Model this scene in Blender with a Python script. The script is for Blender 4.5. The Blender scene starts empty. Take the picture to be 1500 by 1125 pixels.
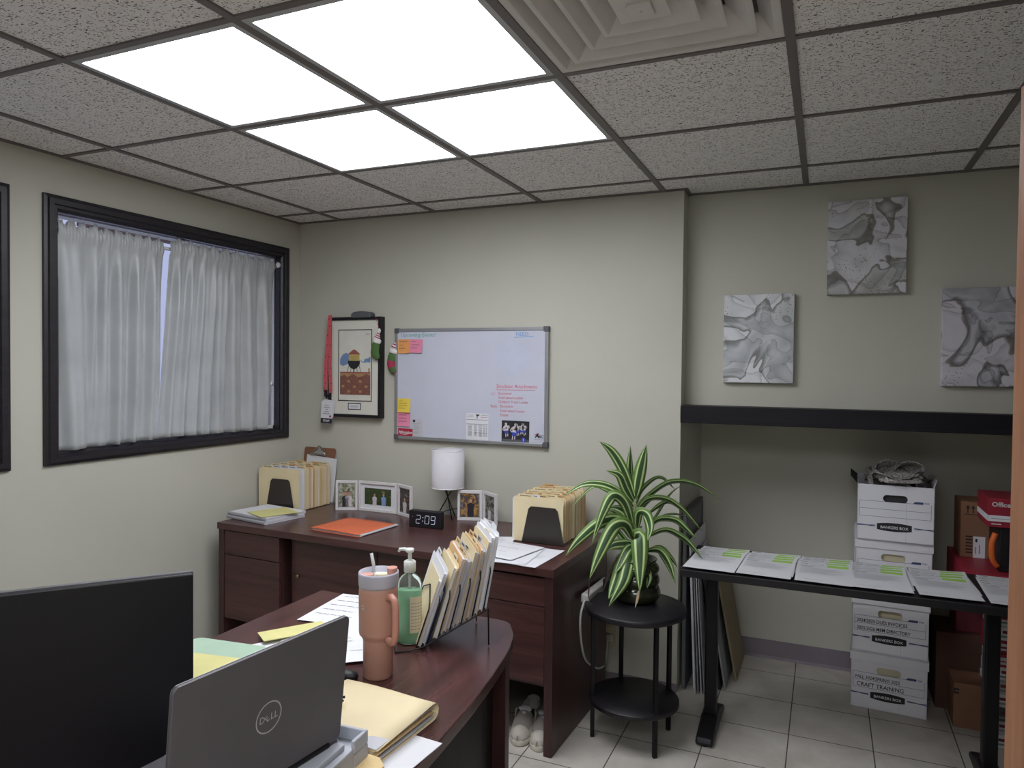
import bpy, math, random
from mathutils import Vector, Matrix
random.seed(7)
SC = bpy.context.scene
COL = SC.collection
PI = math.pi
D = math.radians

# ------------------------------------------------------------------ materials
def lin(h, k=1.0):
    h = h.lstrip('#')
    out = []
    for i in (0, 2, 4):
        c = int(h[i:i + 2], 16) / 255
        out.append((c / 12.92 if c <= .04045 else ((c + .055) / 1.055) ** 2.4) * k)
    return (*out, 1)

class NT:
    """small wrapper that makes node graphs short to write"""
    def __init__(s, name):
        s.m = bpy.data.materials.new(name); s.m.use_nodes = True
        s.nt = s.m.node_tree
        s.b = s.nt.nodes['Principled BSDF']
        s._oc = None
    def n(s, t, **kw):
        d = s.nt.nodes.new(t)
        for k, v in kw.items():
            if k.startswith('i_'):
                d.inputs[k[2:].replace('_', ' ')].default_value = v
            else:
                setattr(d, k, v)
        return d
    def l(s, a, b): s.nt.links.new(a, b)
    def coords(s, scale=(1, 1, 1), loc=(0, 0, 0), rot=(0, 0, 0)):
        tc = s.n('ShaderNodeTexCoord'); mp = s.n('ShaderNodeMapping')
        mp.inputs['Scale'].default_value = scale; mp.inputs['Location'].default_value = loc
        mp.inputs['Rotation'].default_value = rot
        s.l(tc.outputs['Object'], mp.inputs['Vector'])
        return mp.outputs['Vector']
    def noise(s, vec, scale, detail=3, rough=.5, dist=0):
        d = s.n('ShaderNodeTexNoise'); d.inputs['Scale'].default_value = scale
        d.inputs['Detail'].default_value = detail; d.inputs['Roughness'].default_value = rough
        d.inputs['Distortion'].default_value = dist
        s.l(vec, d.inputs['Vector']); return d.outputs['Fac']
    def ramp(s, fac, stops, interp='LINEAR'):
        d = s.n('ShaderNodeValToRGB'); d.color_ramp.interpolation = interp
        e = d.color_ramp.elements
        while len(e) < len(stops): e.new(.5)
        for el, (p, c) in zip(e, stops):
            el.position = p; el.color = c if isinstance(c, tuple) else lin(c)
        s.l(fac, d.inputs['Fac']); return d.outputs['Color']
    def mix(s, fac, a, b, mode='MIX'):
        d = s.n('ShaderNodeMix', data_type='RGBA', blend_type=mode)
        for sock, v in ((d.inputs['Factor'], fac), (d.inputs['A'], a), (d.inputs['B'], b)):
            pass
        ins = [i for i in d.inputs if i.enabled]
        for sock, v in zip(ins, (fac, a, b)):
            if hasattr(v, 'is_linked') or isinstance(v, bpy.types.NodeSocket): s.l(v, sock)
            else: sock.default_value = v
        return [o for o in d.outputs if o.enabled][0]
    def bump(s, h, strength=.2, dist=.002):
        d = s.n('ShaderNodeBump'); d.inputs['Strength'].default_value = strength
        d.inputs['Distance'].default_value = dist
        s.l(h, d.inputs['Height']); s.l(d.outputs['Normal'], s.b.inputs['Normal'])

def mat(name, hexc, rough=.6, metal=0, spec=.4, var=.06, vscale=9, bump=0, bscale=300, emit=None, estr=0,
        trans=0, ior=1.45, sub=0):
    t = NT(name); b = t.b
    b.inputs['Roughness'].default_value = rough; b.inputs['Metallic'].default_value = metal
    b.inputs['Specular IOR Level'].default_value = spec
    if trans:
        b.inputs['Transmission Weight'].default_value = trans; b.inputs['IOR'].default_value = ior
    c = lin(hexc)
    v = t.coords()
    f = t.noise(v, vscale, 4)
    lo = tuple(x * (1 - var) for x in c[:3]) + (1,); hi = tuple(min(1, x * (1 + var)) for x in c[:3]) + (1,)
    t.l(t.ramp(f, [(.3, lo), (.7, hi)]), b.inputs['Base Color'])
    if bump: t.bump(t.noise(v, bscale, 2), bump, .001)
    if emit:
        b.inputs['Emission Color'].default_value = lin(emit); b.inputs['Emission Strength'].default_value = estr
    return t.m

def wood(name, dark, light, axis=0, rough=.35, spec=.45, k=1.0):
    t = NT(name); sc = [28 * k, 28 * k, 28 * k]; sc[axis] = 1.6 * k
    v = t.coords(tuple(sc))
    f = t.noise(v, 1.0, 6, .6, .6)
    v2 = t.coords(tuple(x * 6 for x in sc)); f2 = t.noise(v2, 1.0, 2)
    c1 = t.ramp(f, [(.28, dark), (.72, light)])
    c2 = t.ramp(f2, [(.35, (.72, .72, .72, 1)), (.6, (1, 1, 1, 1))])
    t.l(t.mix(.55, c1, c2, 'MULTIPLY'), t.b.inputs['Base Color'])
    t.b.inputs['Roughness'].default_value = rough; t.b.inputs['Specular IOR Level'].default_value = spec
    t.bump(f2, .05, .0006)
    return t.m

def marble(name, off, tone):
    """washes of grey ink with thin dark edges and gold flecks"""
    t = NT(name); v = t.coords((1, 1, 1), off)
    def wash(scale, seed, stops):
        w = t.n('ShaderNodeTexNoise'); w.inputs['Scale'].default_value = scale; w.inputs['Detail'].default_value = 2.5
        w.inputs['Roughness'].default_value = .45; w.inputs['Distortion'].default_value = 1.1
        mp = t.n('ShaderNodeMapping'); mp.inputs['Location'].default_value = seed; t.l(v, mp.inputs['Vector']); t.l(mp.outputs['Vector'], w.inputs['Vector'])
        return t.ramp(w.outputs['Fac'], stops)
    a = wash(4.2, (0, 0, 0), [(.30, tone[1]), (.44, tone[2]), (.485, tone[0]), (.50, '#857f78'), (.508, tone[3]), (.60, tone[3]), (.74, tone[2])])
    b = wash(5.5, (7, 3, 5), [(.34, '#ffffff'), (.455, '#dcdcdc'), (.462, '#a6a29c'), (.470, '#ffffff'), (.57, '#ffffff'), (.576, '#b4b0aa'), (.59, '#e4e4e6'), (.70, '#ffffff')])
    c = t.mix(.85, a, b, 'MULTIPLY')
    sp = t.n('ShaderNodeTexVoronoi'); sp.inputs['Scale'].default_value = 95; t.l(v, sp.inputs['Vector'])
    spk = t.ramp(sp.outputs['Distance'], [(0, (1, 1, 1, 1)), (.2, (1, 1, 1, 1)), (.25, (0, 0, 0, 1))])
    sm = t.ramp(t.noise(v, 5, 2), [(.57, (0, 0, 0, 1)), (.64, (1, 1, 1, 1))])
    t.l(t.mix(t.mix(1.0, spk, sm, 'MULTIPLY'), c, lin('#857550')), t.b.inputs['Base Color'])
    t.b.inputs['Roughness'].default_value = .6
    return t.m

def photo_mat(name, cols, scale=28, off=(0, 0, 0)):
    t = NT(name); v = t.coords((1, 1, 1), off)
    f = t.noise(v, scale, 4, .6, .8)
    n = len(cols)
    t.l(t.ramp(f, [(.28 + .44 * i / (n - 1), c) for i, c in enumerate(cols)]), t.b.inputs['Base Color'])
    t.b.inputs['Roughness'].default_value = .25
    return t.m

M = {}
def wall_mat(name, hexc):
    t = NT(name); v = t.coords()
    c = lin(hexc)
    f = t.noise(v, 2.2, 4)
    t.l(t.ramp(f, [(.3, tuple(x * .96 for x in c[:3]) + (1,)), (.7, tuple(x * 1.03 for x in c[:3]) + (1,))]), t.b.inputs['Base Color'])
    t.b.inputs['Roughness'].default_value = .75; t.b.inputs['Specular IOR Level'].default_value = .25
    t.bump(t.noise(v, 260, 2), .25, .0012)
    return t.m
M['wall'] = wall_mat('sage_grey_paint', '#b9b8ac')

def tile_mat():
    t = NT('acoustic_tile')
    c0 = lin('#ebe9e7')
    tot = None
    for sc, lo in (((100, 280, 1), .635), ((280, 100, 1), .675)):
        v = t.coords(sc)
        f = t.noise(v, 1.0, 1, .4)
        msk = t.ramp(f, [(lo, (0, 0, 0, 1)), (lo + .035, (1, 1, 1, 1))])
        tot = msk if tot is None else t.mix(1.0, tot, msk, 'LIGHTEN')
    v = t.coords()
    base = t.ramp(t.noise(v, 30, 4), [(.3, tuple(x * .93 for x in c0[:3]) + (1,)), (.7, c0)])
    t.l(t.mix(tot, base, lin('#4f4a47')), t.b.inputs['Base Color'])
    t.b.inputs['Roughness'].default_value = .9; t.b.inputs['Specular IOR Level'].default_value = .1
    t.bump(t.noise(v, 220, 3), .4, .002)
    return t.m
M['tile'] = tile_mat()
M['grid'] = mat('dark_grid_paint', '#6a6462', .5, var=.03)
M['grid_light'] = mat('fixture_trim', '#b0b2b4', .5, var=.02)
M['vent'] = mat('vent_enamel', '#cfccc8', .45, var=.02)
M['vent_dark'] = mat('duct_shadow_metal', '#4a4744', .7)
M['diff'] = mat('diffuser_acrylic', '#f4f6fa', .4, var=.01, emit='#f6f8ff', estr=4.6)

def floor_mat():
    t = NT('floor_tile'); v = t.coords()
    f = t.noise(v, 6, 5, .6, .5)
    t.l(t.ramp(f, [(.3, '#aaa59c'), (.55, '#bbb6ad'), (.75, '#c4c0b8')]), t.b.inputs['Base Color'])
    t.b.inputs['Roughness'].default_value = .42; t.b.inputs['Specular IOR Level'].default_value = .4
    t.bump(t.noise(v, 90, 3), .12, .001)
    return t.m
M['floor'] = floor_mat()
M['grout'] = mat('grout', '#4e4842', .9)
M['cove'] = mat('vinyl_cove_base', '#7d757d', .55)
M['trimblack'] = wood('espresso_trim', '#1c1a1f', '#2a272d', 1, .4)
M['beam'] = wood('espresso_laminate', '#0f0d11', '#1f1c23', 0, .5, .25)
M['mahog'] = wood('mahogany_laminate', '#3a2423', '#5a3a38', 0, .28, .5)
M['mahog_y'] = wood('mahogany_laminate_lengthwise', '#3a2423', '#5a3836', 1, .25, .55)
M['mahog_z'] = wood('mahogany_upright', '#352120', '#4c3130', 2, .35)
M['door'] = wood('oak_veneer', '#8a6046', '#a3775a', 2, .4, .4, .6)

def curtain_mat():
    t = NT('satin_curtain'); v = t.coords()
    f = t.noise(v, 7, 3)
    t.l(t.ramp(f, [(.3, '#aaaeb0'), (.7, '#b8bcbe')]), t.b.inputs['Base Color'])
    t.b.inputs['Roughness'].default_value = .33; t.b.inputs['Specular IOR Level'].default_value = .5
    t.b.inputs['Sheen Weight'].default_value = .25
    t.bump(t.noise(v, 500, 1), .08, .0006)
    tr = t.n('ShaderNodeBsdfTranslucent'); tr.inputs['Color'].default_value = lin('#c4c6d2')
    mx = t.n('ShaderNodeMixShader'); mx.inputs['Fac'].default_value = .12
    out = t.nt.nodes['Material Output']
    t.l(t.b.outputs['BSDF'], mx.inputs[1]); t.l(tr.outputs['BSDF'], mx.inputs[2]); t.l(mx.outputs['Shader'], out.inputs['Surface'])
    return t.m
M['curtain'] = curtain_mat()
M['glass'] = mat('window_glass', '#ffffff', .02, trans=1, ior=1.45, var=0)
M['white'] = mat('white_plastic', '#d6d6d8', .4, var=.02)
M['whiteframe'] = mat('white_frame_lacquer', '#d2cfd0', .4, var=.02)
M['paper'] = mat('white_paper', '#d3d4d8', .8, var=.02)
M['paper2'] = mat('grey_white_paper', '#b9b9bf', .8, var=.03)
M['manila'] = mat('manila_card', '#d9cba6', .75, var=.05)
M['manila3'] = mat('peach_card', '#cda878', .75, var=.05)
M['manila2'] = mat('manila_card_deep', '#d2b988', .75, var=.05)
M['ink'] = mat('black_ink', '#2a2a2e', .7)
M['greyink'] = mat('grey_print', '#8a8a90', .8)
M['faint'] = mat('faint_print', '#acacb2', .8)
M['yellow'] = mat('yellow_paper', '#cbc688', .75)
M['orange'] = mat('orange_card', '#cc6844', .55)
M['green'] = mat('pale_green_card', '#9fb8a2', .75)
M['black'] = mat('black_plastic', '#17151a', .5)
M['blackmetal'] = mat('black_metal', '#141216', .45, .3)
M['blackwood'] = wood('black_laminate', '#121014', '#1d1a1f', 0, .45)
M['smoke'] = mat('smoked_plastic', '#332e2c', .3)
M['alu'] = mat('brushed_aluminium', '#a0a2a4', .4, .7)
M['darkgrey'] = mat('dark_grey_plastic', '#55565a', .55)
M['board'] = mat('whiteboard_surface', '#bfc2d0', .22, var=.02)
M['teal'] = mat('teal_marker', '#2f9c8e', .7)
M['blue'] = mat('blue_marker', '#4f8fc9', .7)
M['bluesmear'] = mat('blue_marker_smear', '#b9bed0', .5)
M['red'] = mat('red_marker', '#c2475a', .7)
M['sticky_orange'] = mat('orange_sticky', '#d9975a', .8)
M['sticky_pink'] = mat('pink_sticky', '#dd86a2', .8)
M['sticky_yellow'] = mat('yellow_sticky', '#e0c64e', .8)
M['crimson'] = mat('crimson_print', '#a8223a', .5)
M['navy'] = mat('navy_print', '#3a4674', .6)
M['cardboard'] = mat('cardboard', '#8d6850', .85)
M['cardboard_d'] = mat('dark_cardboard', '#5b4136', .85)
M['boxwhite'] = mat('white_box_board', '#e2e2e8', .7, var=.02)
M['cream'] = mat('cream_card', '#d6ceb0', .8)
M['hole'] = mat('inside_of_box', '#3b3a3c', .9)
M['chrome'] = mat('chrome', '#c8c8c8', .2, 1)
M['brown'] = mat('hardboard', '#7a553f', .6)
M['brass'] = mat('aged_brass', '#8d7d5c', .35, .8)
M['peach'] = mat('peach_powder_coat', '#b98d7c', .5)
M['peachlid'] = mat('peach_plastic', '#c28c7c', .45)
M['lidclear'] = mat('frosted_lid', '#c9c9d6', .3, trans=.25)
M['straw'] = mat('frosted_straw', '#d9dad8', .3, trans=.4)
M['soap'] = mat('green_soap', '#a4e0b6', .12, trans=.35, ior=1.36)
M['soapclear'] = mat('clear_bottle', '#eaf5ee', .08, trans=.93, ior=1.15)
M['pump'] = mat('white_pump', '#d9dcd6', .35)
M['shade'] = mat('linen_shade', '#c9c7cc', .85, bump=.15, bscale=500)
M['monitor'] = mat('monitor_back', '#0f0d11', .5)
M['laptop'] = mat('laptop_lid', '#5e5c5f', .45, .2)
M['silver'] = mat('silver_edge', '#a5a5aa', .3, .8)
M['dock'] = mat('pale_grey_plastic', '#a9adb5', .5)
M['dockdark'] = mat('slate_plastic', '#5a5c6e', .5)
M['pot'] = mat('glazed_dark_green', '#2a2d1f', .12, spec=.6)
M['leaf'] = mat('leaf_green', '#5e7d3f', .42, var=.15)
M['leafd'] = mat('leaf_dark_stripe', '#33502f', .42, var=.12)
M['leafw'] = mat('leaf_white_stripe', '#b9cc8f', .42, var=.08)
M['stem'] = mat('cane_stem', '#77805a', .7)
M['deadleaf'] = mat('withered_leaf', '#3c3226', .8)
M['drytip'] = mat('dry_leaf_tip', '#b5a283', .8)
M['soil'] = mat('soil', '#2c231c', .95)
M['cord'] = mat('white_cord', '#c4c3bf', .5)
M['ivory'] = mat('ivory_outlet', '#b9af98', .5)
M['shoe'] = mat('white_knit', '#bdb7ad', .85, bump=.2, bscale=600)
M['shoegrey'] = mat('grey_mesh', '#8f8a85', .9, bump=.2, bscale=600)
M['sole'] = mat('white_rubber', '#d2cdc0', .55)
M['insole'] = mat('black_insole', '#1c1a1b', .9)
M['ribbon'] = mat('coral_ribbon', '#c55a60', .7)
M['sockgreen'] = mat('green_knit', '#4d6a3c', .95, bump=.3, bscale=400)
M['sockred'] = mat('maroon_knit', '#a13650', .95, bump=.3, bscale=400)
M['fluff'] = mat('white_fleece', '#dad7d6', 1, bump=.5, bscale=250)
M['sky_print'] = mat('pale_print_paper', '#d0cfc4', .6)
M['matboard'] = mat('cream_mat_board', '#d2d1c6', .8, var=.02)
M['print_blue'] = mat('print_blue', '#6d88ad', .6)
M['print_red'] = mat('print_brick', '#7d5347', .6, var=.3, vscale=160)
M['print_redroof'] = mat('print_roof', '#94564f', .6)
M['print_tan'] = mat('print_tan', '#a5825a', .6)
M['print_yellow'] = mat('print_yellow', '#b9a762', .6)
M['print_black'] = mat('print_black', '#26252a', .6)
M['hilite'] = mat('green_highlight', '#9cc75e', .8)
M['digit'] = mat('clock_digit', '#b8bfd0', .4, emit='#d4dcf4', estr=.16)
M['logo'] = mat('pale_logo_metal', '#bcb9bd', .5)
M['panel_shade'] = wood('mahogany_panel_shade', '#120d0e', '#1c1415', 1, .5, .25)  # same wood as the desk, darkened to paint in the shade under its top
M['dullred'] = mat('dull_red_board', '#74303a', .6)
M['redbox'] = mat('red_box_board', '#98283a', .45)
M['orangeplastic'] = mat('orange_plastic', '#d9692e', .4)
M['foamedge'] = mat('foam_board_edge', '#8f8f93', .7)
M['boardgrey'] = mat('grey_board', '#6f7172', .6)
M['beigeboard'] = mat('beige_board', '#8c8066', .8)
M['boarddark'] = mat('dark_board', '#2d2a2c', .6)
def news_mat():
    t = NT('newsprint'); v = t.coords((1, 1, 1))
    f = t.noise(t.coords((90, 260, 260)), 1.0, 2)
    g = t.noise(v, 14, 3)
    a = t.ramp(f, [(.40, '#6d6867'), (.48, '#c2bebb')])
    t.l(t.mix(t.ramp(g, [(.58, (0, 0, 0, 1)), (.63, (1, 1, 1, 1))]), a, lin('#403c3e')), t.b.inputs['Base Color'])
    t.b.inputs['Roughness'].default_value = .9
    return t.m
M['news'] = news_mat()

# ------------------------------------------------------------------ geometry
class G:
    """collects shapes (world or local coordinates) and links them as one mesh object"""
    def __init__(s): s.v = []; s.f = []; s.mi = []; s.sm = []
    def add(s, vs, fs, m=0, X=None, smooth=False):
        o = len(s.v)
        s.v += [tuple(X @ Vector(p)) if X is not None else tuple(p) for p in vs]
        for f in fs:
            s.f.append([o + i for i in f]); s.mi.append(m); s.sm.append(smooth)
        return s
    def box(s, x0, x1, y0, y1, z0, z1, m=0, X=None):
        vs = [(x, y, z) for x in (x0, x1) for y in (y0, y1) for z in (z0, z1)]
        return s.add(vs, [(0, 1, 3, 2), (4, 6, 7, 5), (0, 4, 5, 1), (2, 3, 7, 6), (0, 2, 6, 4), (1, 5, 7, 3)], m, X)
    def prism(s, poly, z0, z1, m=0, X=None, smooth=False):
        n = len(poly)
        a = sum(poly[i][0] * poly[(i + 1) % n][1] - poly[(i + 1) % n][0] * poly[i][1] for i in range(n))
        if a < 0: poly = poly[::-1]
        vs = [(x, y, z0) for x, y in poly] + [(x, y, z1) for x, y in poly]
        s.add(vs, [list(range(n))[::-1], list(range(n, 2 * n))], m, X)
        o = len(s.v) - 2 * n
        for i in range(n):
            j = (i + 1) % n
            s.f.append([o + i, o + j, o + n + j, o + n + i]); s.mi.append(m); s.sm.append(smooth)
        return s
    def tube(s, path, r, seg=8, m=0, X=None, caps=True, flat=None):
        P = [Vector(p) for p in path]; n = len(P)
        rr = r if isinstance(r, (list, tuple)) else [r] * n
        t0 = (P[1] - P[0]).normalized()
        ref = Vector((0, 0, 1)) if abs(t0.z) < .9 else Vector((1, 0, 0))
        u = t0.cross(ref).normalized()
        vs = []
        for i in range(n):
            t = (P[min(i + 1, n - 1)] - P[max(i - 1, 0)]).normalized()
            u = (u - t * u.dot(t)).normalized(); w = t.cross(u)
            for k in range(seg):
                a = 2 * PI * k / seg
                vs.append(P[i] + (u * math.cos(a) + w * math.sin(a)) * rr[i])
        fs = [(i * seg + k, i * seg + (k + 1) % seg, (i + 1) * seg + (k + 1) % seg, (i + 1) * seg + k)
              for i in range(n - 1) for k in range(seg)]
        s.add(vs, fs, m, X, True)
        if caps:
            o = len(s.v) - n * seg
            s.f += [[o + k for k in range(seg)][::-1], [o + (n - 1) * seg + k for k in range(seg)]]
            s.mi += [m, m]; s.sm += [False, False]
        return s
    def lathe(s, prof, c=(0, 0, 0), seg=32, m=0, X=None, sx=1, sy=1, smooth=True, cap=True):
        vs = [(c[0] + r * math.cos(2 * PI * k / seg) * sx, c[1] + r * math.sin(2 * PI * k / seg) * sy, c[2] + z)
              for r, z in prof for k in range(seg)]
        n = len(prof)
        fs = [(i * seg + k, i * seg + (k + 1) % seg, (i + 1) * seg + (k + 1) % seg, (i + 1) * seg + k)
              for i in range(n - 1) for k in range(seg)]
        s.add(vs, fs, m, X, smooth)
        if cap:
            o = len(s.v) - n * seg
            if prof[0][0] > 1e-5: s.f.append([o + k for k in range(seg)][::-1]); s.mi.append(m); s.sm.append(False)
            if prof[-1][0] > 1e-5: s.f.append([o + (n - 1) * seg + k for k in range(seg)]); s.mi.append(m); s.sm.append(False)
        return s
    def surf(s, fn, nu, nv, m=0, X=None, smooth=True):
        vs = [fn(i / nu, j / nv) for i in range(nu + 1) for j in range(nv + 1)]
        fs = [(i * (nv + 1) + j, (i + 1) * (nv + 1) + j, (i + 1) * (nv + 1) + j + 1, i * (nv + 1) + j + 1)
              for i in range(nu) for j in range(nv)]
        return s.add(vs, fs, m, X, smooth)
    def poly(s, pts, m=0, X=None):
        return s.add([(p[0], p[1], p[2] if len(p) > 2 else 0) for p in pts], [list(range(len(pts)))], m, X)
    def rect(s, x0, x1, y0, y1, m=0, X=None, z=0):
        return s.add([(x0, y0, z), (x1, y0, z), (x1, y1, z), (x0, y1, z)], [(0, 1, 2, 3)], m, X)
    def disc(s, x, y, rx, ry=None, m=0, X=None, z=0, seg=16):
        ry = ry or rx
        return s.add([(x + rx * math.cos(2 * PI * k / seg), y + ry * math.sin(2 * PI * k / seg), z) for k in range(seg)], [list(range(seg))], m, X)
    def stroke(s, pts, w, m=0, X=None, z=0):
        for a, b in zip(pts, pts[1:]):
            dx, dy = b[0] - a[0], b[1] - a[1]; L = math.hypot(dx, dy) or 1e-6
            nx, ny = -dy / L * w / 2, dx / L * w / 2; ex, ey = dx / L * w * .3, dy / L * w * .3
            s.add([(a[0] - nx - ex, a[1] - ny - ey, z), (b[0] - nx + ex, b[1] - ny + ey, z), (b[0] + nx + ex, b[1] + ny + ey, z), (a[0] + nx - ex, a[1] + ny - ey, z)], [(0, 1, 2, 3)], m, X)
        return s
    def text(s, body, x, y, size, m=0, X=None, z=0, align='LEFT', shear=0, bold=0, stretch=1):
        cu = bpy.data.curves.new('lettering', 'FONT'); cu.body = body; cu.size = size; cu.align_x = align
        cu.shear = shear; cu.offset = bold; cu.resolution_u = 2
        ob = bpy.data.objects.new('lettering', cu)
        me = bpy.data.meshes.new_from_object(ob)
        s.add([(x + v.co.x * stretch, y + v.co.y, z) for v in me.vertices], [list(p.vertices) for p in me.polygons], m, X)
        bpy.data.objects.remove(ob); bpy.data.curves.remove(cu); bpy.data.meshes.remove(me)
        return s
    def scribble(s, x, y, w, h, m=0, X=None, z=0, wd=.0012, rnd=random):
        n = max(4, int(w / h * 2.6)); pts = []
        for i in range(n + 1):
            pts.append((x + w * i / n + rnd.uniform(-.15, .15) * h, y + (h if i % 2 else 0) * rnd.uniform(.5, 1)))
        return s.stroke(pts, wd, m, X, z)
    def obj(s, name, mats, parent=None, world=True, bevel=0, label=None, cat=None, group=None, kind=None, seg=2, sub=0):
        me = bpy.data.meshes.new(name)
        vs = s.v
        if parent is not None and world:
            inv = parent_matrix(parent).inverted()
            vs = [tuple(inv @ Vector(p)) for p in vs]
        origin = None
        if parent is None and world and kind != 'structure':
            xs, ys, zs = zip(*vs)
            origin = Vector(((min(xs) + max(xs)) / 2, (min(ys) + max(ys)) / 2, min(zs)))
            vs = [tuple(Vector(p) - origin) for p in vs]
        me.from_pydata(vs, [], s.f)
        mats = mats if isinstance(mats, (list, tuple)) else [mats]
        for q in mats: me.materials.append(M[q] if isinstance(q, str) else q)
        me.polygons.foreach_set('material_index', s.mi)
        me.polygons.foreach_set('use_smooth', s.sm)
        me.validate(); me.update()
        o = bpy.data.objects.new(name, me); COL.objects.link(o)
        if origin is not None: o.location = origin
        if parent is not None: o.parent = parent
        if bevel:
            b = o.modifiers.new('edge', 'BEVEL'); b.width = bevel; b.segments = seg; b.limit_method = 'ANGLE'; b.angle_limit = D(40)
            b.harden_normals = False
        if sub:
            q = o.modifiers.new('smooth', 'SUBSURF'); q.levels = sub; q.render_levels = sub
        tag(o, label, cat, group, kind)
        return o

def parent_matrix(o):
    m = Matrix.Translation(o.location) @ o.rotation_euler.to_matrix().to_4x4()
    return parent_matrix(o.parent) @ m if o.parent is not None else m

def tag(o, label=None, cat=None, group=None, kind=None):
    if label: o['label'] = label
    if cat: o['category'] = cat
    if group: o['group'] = group
    if kind: o['kind'] = kind
    return o

def thing(name, label, cat, loc=(0, 0, 0), rotz=0, group=None):
    o = bpy.data.objects.new(name, None); COL.objects.link(o)
    o.empty_display_size = .05
    o.location = loc; o.rotation_euler = (0, 0, rotz)
    return tag(o, label, cat, group)

def dup(root, loc, rotz=None, label=None, group=None):
    def cp(o, par):
        c = o.copy(); COL.objects.link(c)
        if par is not None: c.parent = par
        for ch in [k for k in bpy.data.objects if k.parent == o]: cp(ch, c)
        return c
    r = cp(root, None); r.location = loc
    if rotz is not None: r.rotation_euler = (0, 0, rotz)
    return tag(r, label, None, group)

def frame(o, ux, uy):
    """matrix whose local x, y run along ux, uy from point o, z out of the face"""
    ux = Vector(ux).normalized(); uy = Vector(uy).normalized(); uz = ux.cross(uy)
    m = Matrix((ux, uy, uz)).transposed().to_4x4(); m.translation = Vector(o); return m

def T(x, y, z, rz=0, rx=0, ry=0):
    return Matrix.Translation((x, y, z)) @ Matrix.Rotation(rz, 4, 'Z') @ Matrix.Rotation(ry, 4, 'Y') @ Matrix.Rotation(rx, 4, 'X')

# ------------------------------------------------------------------ camera
CAMZ = 1.505
YAW, PITCH, ROLL, FPX = .4123, -.0218, .0104, 1051.3
f_ = Vector((-math.sin(YAW) * math.cos(PITCH), math.cos(YAW) * math.cos(PITCH), math.sin(PITCH)))
r_ = Vector((math.cos(YAW), math.sin(YAW), 0)); u_ = r_.cross(f_)
r2 = r_ * math.cos(ROLL) + u_ * math.sin(ROLL); u2 = -r_ * math.sin(ROLL) + u_ * math.cos(ROLL)
cam = bpy.data.cameras.new('camera'); cam.sensor_width = 36; cam.lens = FPX * 36 / 1500; cam.clip_start = .02
camo = bpy.data.objects.new('camera', cam); COL.objects.link(camo)
mw = Matrix((r2, u2, -f_)).transposed().to_4x4(); mw.translation = Vector((0, 0, CAMZ))
camo.matrix_world = mw
SC.camera = camo

# ------------------------------------------------------------------ the setting
LX, BY, PX, UY, NY = -2.83, 3.355, -.613, 3.47, 3.97     # left wall, back wall, pillar edge, upper alcove wall, niche back
RX, RY = 1.75, -1.7
CZ = 2.332
def struct(g, name, mats, **k): return g.obj(name, mats, kind='structure', **k)

# floor: grout bed with a tile per cell
g = G(); g.box(LX - .1, RX + .1, RY - .1, 4.1, -.06, -.0012, 0)
tx, ty = .3144, .3075; gx, gy = -.115, 3.776
i0 = math.floor((LX - gx) / tx); j0 = math.floor((RY - gy) / ty)
for i in range(i0, int((RX - gx) / tx) + 1):
    for j in range(j0, 2):
        x0, y0 = gx + i * tx + .0022, gy + j * ty + .0022
        g.rect(max(x0, LX - .05), x0 + tx - .0044, y0, min(4.05, y0 + ty - .0044), 1, None, 0)
struct(g, 'floor', ['grout', 'floor'])

# ceiling: tiles above a dark T-bar grid
cx = [-2.5347 + c * .6096 for c in range(-1, 9)]; cy = [1.3192 + r * .6096 for r in range(-6, 5)]
skip = {(1, 0), (1, 1), (2, 0), (2, 1), (3, 0), (3, -3), (4, -3), (3, -4), (4, -4)}       # four light panels, the vent and the added rear fill panels
g = G(); bars = G(); W = .012
for a in range(len(cx) - 1):
    for b in range(len(cy) - 1):
        if (a - 1, b - 6) in skip: continue
        x0, x1 = max(cx[a], LX), min(cx[a + 1], RX); y0, y1 = max(cy[b], RY), min(cy[b + 1], UY)
        if x1 - x0 < .01 or y1 - y0 < .01: continue
        g.box(x0, x1, y0, y1, CZ + .006, CZ + .02, 0)
struct(g, 'ceiling', ['tile'])
g = G(); g.box(LX - .1, RX + .1, RY - .1, 4.1, CZ + .3, CZ + .36)
struct(g, 'ceiling.001', ['wall'])
for x in cx:
    if LX < x < RX: bars.box(x - W, x + W, RY, UY if x > PX else BY, CZ, CZ + .007)
for y in cy:
    if RY < y < UY: bars.box(LX, RX, y - W * .8, y + W * .8, CZ + .0005, CZ + .0072)
for a in ((LX, LX + .018, RY, BY), (LX, PX, BY - .018, BY), (PX, PX + .018, BY - .018, UY), (PX, RX, UY - .018, UY)):
    bars.box(*a, CZ - .001, CZ + .0068)
struct(bars, 'trim_1', ['grid'])

# walls
WY = [(.317, 1.722), (1.910, 3.190)]     # window openings along the left wall
WZ = (1.150, 2.115)
W2Y = (.38, 1.66)
g = G(); xa, xb = LX - .14, LX; top = CZ + .3
g.box(xa, xb, RY - .1, 4.1, -.06, WZ[0]); g.box(xa, xb, RY - .1, 4.1, WZ[1], top)
g.box(xa, xb, RY - .1, W2Y[0], WZ[0], WZ[1]); g.box(xa, xb, W2Y[1], WY[1][0], WZ[0], WZ[1]); g.box(xa, xb, WY[1][1], 4.1, WZ[0], WZ[1])
struct(g, 'wall_left', ['wall'])
g = G(); g.box(LX, PX, BY, 4.1, -.06, top); struct(g, 'wall_back', ['wall'])
g = G(); g.box(PX, RX + .1, UY, 4.1, 1.262, top); struct(g, 'wall_alcove', ['wall'])
g = G(); g.box(PX, RX + .1, NY, 4.1, -.06, 1.262); struct(g, 'wall_niche', ['wall'])
g = G(); g.box(RX, RX + .1, RY - .1, 4.1, -.06, top); struct(g, 'wall_right', ['wall'])
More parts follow.
